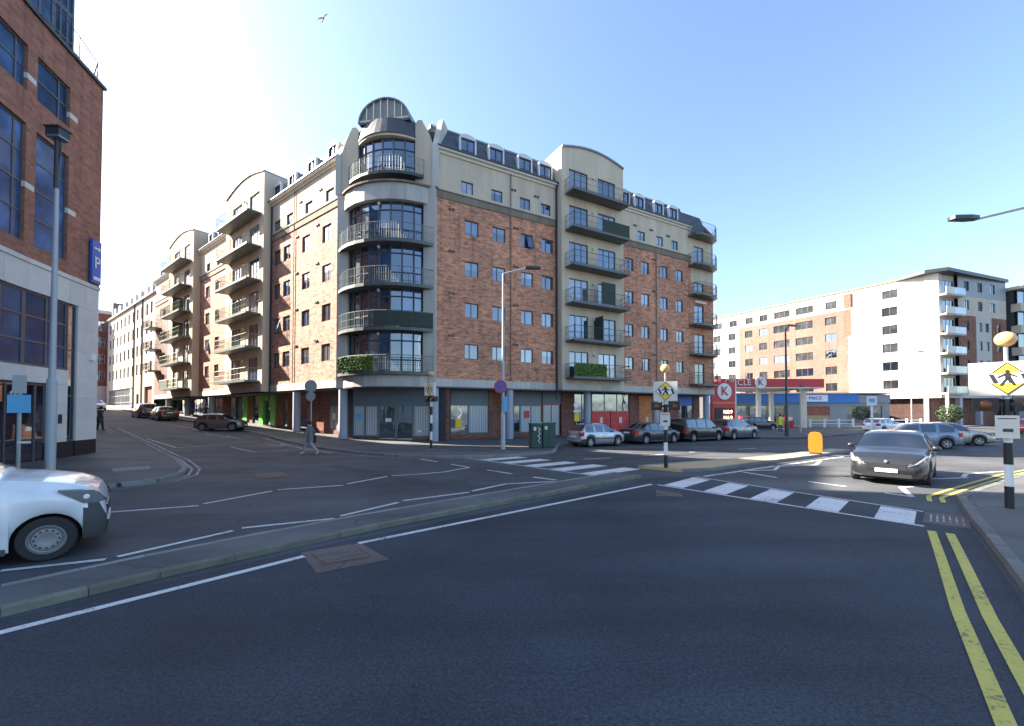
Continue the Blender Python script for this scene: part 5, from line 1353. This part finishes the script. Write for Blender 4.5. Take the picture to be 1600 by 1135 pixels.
car('parked_car', 'bluish grey sport utility car parked last before the fuel station', 'suv', along(*c0, 14.6), hd, 4.4, 1.83, 'car_grey', 1.64, PK)
car('moving_car', 'dark grey saloon driving towards the zebra crossing on the right', 'sedan', (13.15, 14.55), rad(-137), 4.75, 1.92, 'car_dark', 1.58, None, wr=.34)
car('moving_car', 'steel blue hatchback on the far road behind the dark grey saloon', 'hatch', (24.9, 26.3), rad(158), 4.1, 1.78, 'car_steel', 1.55)
car('moving_car', 'champagne saloon following the steel blue hatchback', 'sedan', (29.6, 28.9), rad(-30), 4.4, 1.78, 'car_champ', 1.5)
car('parked_car', 'white car standing by the forecourt rails', 'hatch', (40.5, 46.2), rad(20), 4.2, 1.78, 'car_white', 1.5)
car('parked_car', 'red car at the right edge behind the beacon pole', 'hatch', (52, 42.5), rad(30), 4.1, 1.75, 'car_red', 1.5)
car('parked_car', 'dark car standing under the fuel canopy', 'suv', (29.2, 50.2), rad(10), 4.3, 1.8, 'car_black', 1.6)
car('parked_car', 'brownish grey hatchback by the green doorway on the left street', 'hatch', (-24.5, 35.7), rad(12), 3.6, 1.66, 'car_taupe', 1.42)
ls = math.atan2(DLY, DLX)
car('parked_car', 'black saloon parked nearer on the left street kerb', 'sedan', (-37.8, 45.9), ls, 4.5, 1.8, 'car_black', 1.47, 'dark cars parked on the left street')
car('parked_car', 'dark estate parked just beyond the black saloon', 'suv', (-43.0, 49.5), ls, 4.6, 1.85, 'car_black', 1.62, 'dark cars parked on the left street')
car('parked_car', 'silver car coming down the far end of the left street', 'sedan', (-60.5, 61.4), ls + math.pi, 4.4, 1.78, 'car_silver', 1.47)
vh = rad(42)
vc = (-7.02, 6.42)
vx, vy = vc[0] - math.cos(vh) * 1.665, vc[1] - math.sin(vh) * 1.665
car('delivery_van', 'white van with dark grey front bumper entering at left edge', 'van', (vx - math.sin(vh) * .86, vy + math.cos(vh) * .86), vh, 4.6, 1.88, 'car_white', 1.88, None, True, 'plastic', .325, 'van')

# ------------------------------------------------------------------ people
def person(M, label, J, mats, hair='hair', coat=None, bag=None):
    """J maps joint names to positions; one skinned body"""
    t = root('person', label, 'person', M)
    names = ['pelvis', 'waist', 'chest', 'neck', 'head', 'crown', 'shl', 'ell', 'wrl', 'hal', 'shr', 'elr', 'wrr', 'har', 'hil', 'knl', 'anl', 'tol', 'hir', 'knr', 'anr', 'tor']
    radii = dict(pelvis=.135, waist=.12, chest=.14, neck=.055, head=.085, crown=.07, shl=.065, ell=.045, wrl=.032, hal=.03, shr=.065, elr=.045, wrr=.032, har=.03, hil=.1, knl=.078, anl=.058, tol=.042, hir=.1, knr=.078, anr=.058, tor=.042)
    ed = [('pelvis', 'waist'), ('waist', 'chest'), ('chest', 'neck'), ('neck', 'head'), ('head', 'crown'), ('chest', 'shl'), ('shl', 'ell'), ('ell', 'wrl'), ('wrl', 'hal'), ('chest', 'shr'), ('shr', 'elr'), ('elr', 'wrr'), ('wrr', 'har'),
          ('pelvis', 'hil'), ('hil', 'knl'), ('knl', 'anl'), ('anl', 'tol'), ('pelvis', 'hir'), ('hir', 'knr'), ('knr', 'anr'), ('anr', 'tor')]
    me = bpy.data.meshes.new('body')
    me.from_pydata([J[n] for n in names], [(names.index(a), names.index(b)) for a, b in ed], [])
    o = bpy.data.objects.new('tmp', me); COL.objects.link(o)
    md = o.modifiers.new('skin', 'SKIN'); md.use_smooth_shade = True
    for i, n in enumerate(names):
        sv = me.skin_vertices[0].data[i]; r = radii[n]; sv.radius = (r, r * (.75 if n in ('chest', 'waist', 'pelvis') else 1)); sv.use_root = n == 'pelvis'
    o.modifiers.new('sub', 'SUBSURF').levels = 2
    dg = bpy.context.evaluated_depsgraph_get()
    me2 = bpy.data.meshes.new_from_object(o.evaluated_get(dg)); bpy.data.objects.remove(o)
    me2.name = 'body'
    me2.materials.clear()
    for m in mats: me2.materials.append(MATS[m])       # skin, top, trousers, shoes
    for p in me2.polygons:
        z = p.center.z; c = p.center
        nearhand = min((Vector(c) - Vector(J[k])).length for k in ('hal', 'har')) < .07
        p.material_index = 0 if (z > J['neck'][2] + .0 or nearhand) else 3 if z < .1 else 2 if z < J['pelvis'][2] + .02 else 1
        p.use_smooth = True
    put('body', me2, t, M)
    hd_ = Vector(J['head'])
    part('hair', MB().ball((hd_.x, hd_.y + .015, hd_.z + .07), .105, .115, .12, 14, 8), hair, t, M, True)
    part('face', MB().ball((hd_.x, hd_.y - .085, hd_.z + .0), .012, .02, .022, 8, 5).ball((hd_.x - .03, hd_.y - .08, hd_.z + .03), .012, .01, .008, 8, 4).ball((hd_.x + .03, hd_.y - .08, hd_.z + .03), .012, .01, .008, 8, 4), 'skin', t, M, True)
    if coat:
        ch, pe = Vector(J['chest']), Vector(J['pelvis'])
        mb = MB().lathe([(.10, .17), (.19, .12), (.20, 0), (.175, -.22), (.20, -.42), (.235, -.62), (.23, -.64)], 18)
        for i, (x, y, z) in enumerate(mb.v):
            f = max(0, min(1, -z / (ch.z - pe.z)))
            mb.v[i] = (ch.x + (pe.x - ch.x) * f + x, ch.y + (pe.y - ch.y) * f + y * .72, ch.z + z)
        part('coat', mb, coat, t, M, True)
        for a, b in (('shl', 'ell'), ('ell', 'wrl'), ('shr', 'elr'), ('elr', 'wrr')): part('sleeve', MB().tube(J[a], J[b], .075 if a[0] == 's' else .062, .055, 10), coat, t, M, True)
    if bag: part('bag', MB().box(bag[0] - .07, bag[0] + .07, bag[1] - .16, bag[1] + .16, bag[2] - .38, bag[2]).tube((bag[0], bag[1] - .1, bag[2]), (J['shl'][0] if bag[0] < 0 else J['shr'][0], 0, J['shl'][2] + .05), .015), 'cloth_dark', t, M)
    return t
def pose(stride=0.0, arms=.15, lean=0.0, h=1.0, bend=.1):
    J = dict(pelvis=(0, 0, .93), waist=(0, -.01 - lean * .3, 1.1), chest=(0, -lean * .7, 1.33), neck=(0, -lean, 1.48), head=(0, -lean - .02, 1.58), crown=(0, -lean - .02, 1.68),
             shl=(-.19, -lean, 1.40), ell=(-.25, arms, 1.14), wrl=(-.26, arms - bend, .92), hal=(-.26, arms - bend - .04, .84), shr=(.19, -lean, 1.40), elr=(.25, -arms, 1.14), wrr=(.26, -arms - bend * 1.6, .93), har=(.26, -arms - bend * 2, .86),
             hil=(-.09, 0, .88), knl=(-.1, -stride * .6, .5), anl=(-.1, -stride * .85, .09), tol=(-.1, -stride * .85 - .15, .035), hir=(.09, 0, .88), knr=(.1, stride * .25, .49), anr=(.1, stride * 1.0, .12), tor=(.1, stride * 1.0 - .13, .035))
    return {k: (x * h, y * h, z * h) for k, (x, y, z) in J.items()}
person(at(-10.45, 21.9, .012) @ RZ(rad(-78)), 'pedestrian in grey coat and pale trousers striding across the side road', pose(.42, .16, .04, .99), ('skin', 'cloth_grey', 'cloth_pale', 'white'), 'hair', 'cloth_grey', (-.3, .05, .95))
person(at(-30.3, 31.1, .12) @ RZ(rad(170)), 'pedestrian in dark jacket walking away on the left pavement', pose(.12, .1, .02, 1.02), ('skin', 'cloth_blue', 'cloth_dark', 'black'), 'hair', 'cloth_blue', (.3, 0, 1.05))
person(at(-31.6, 43.6, .12) @ RZ(rad(60)), 'pedestrian in black under the arcade beyond the green doorway', pose(.1, .08, .02, 1.02), ('skin', 'cloth_dark', 'cloth_dark', 'black'))
person(at(27.4, 43.2, .12) @ RZ(rad(150)), 'person in yellow high visibility vest walking on the fuel forecourt', pose(.2, .12, .02, 1.05), ('skin', 'hivis', 'cloth_blue', 'black'), 'hair', 'hivis')

# gull in the sky
M_ = T(-13.9, 30.5, 31.2) @ RZ(rad(35)) @ Matrix.Rotation(rad(-48), 4, 'Y')
gu = root('gull', 'small grey gull flying near the top edge of the sky', 'bird', M_)
part('body', MB().lathe([(.001, -.26), (.03, -.2), (.075, -.05), (.08, .05), (.045, .17), (.05, .21), (.03, .26), (.001, .3)], 12).tf(Matrix.Rotation(rad(90), 4, 'X')), 'bird', gu, M_, True)
for sg in (1, -1):
    part('wing', MB().face([(0, .08, .03), (sg * .3, .12, .12), (sg * .62, -.06, .05), (sg * .3, -.06, .11), (0, -.08, .03)]).face([(0, .08, .015), (sg * .3, .12, .105), (sg * .62, -.06, .045), (sg * .3, -.06, .095), (0, -.08, .015)]), 'bird', gu, M_)
part('tail', MB().prism([(-.03, .2), (.03, .2), (.08, .4), (-.08, .4)], -.01, .01), 'bird', gu, M_)
# dark shrub in front of the far arcade
M_ = T(57.5, 55.5, .12)
sb = root('shrub', 'dark rounded shrub in front of the far arcade', 'shrub', M_)
part('stem', MB().tube((0, 0, 0), (.05, 0, 1.2), .08, .05).tube((.05, 0, .8), (.5, .2, 1.6), .04).tube((.05, 0, .8), (-.5, -.1, 1.7), .04), 'concrete_dark', sb, M_)
mb = MB()
for i in range(900):
    a, c, r = random.uniform(0, 6.283), random.uniform(-1, 1), random.uniform(.45, 1) ** .5
    q = math.sqrt(1 - c * c); p = Vector((1.3 * r * q * math.cos(a), 1.3 * r * q * math.sin(a), 1.9 + 1.15 * r * c)) * random.uniform(.9, 1.05)
    d1, d2 = Vector([random.uniform(-1, 1) for _ in range(3)]).normalized() * .16, Vector([random.uniform(-1, 1) for _ in range(3)]).normalized() * .1
    mb.face([p - d1, p + d2, p + d1, p - d2])
crown = put('crown', mb.mesh('crown', 'leaf', False, True, False), sb, M_)
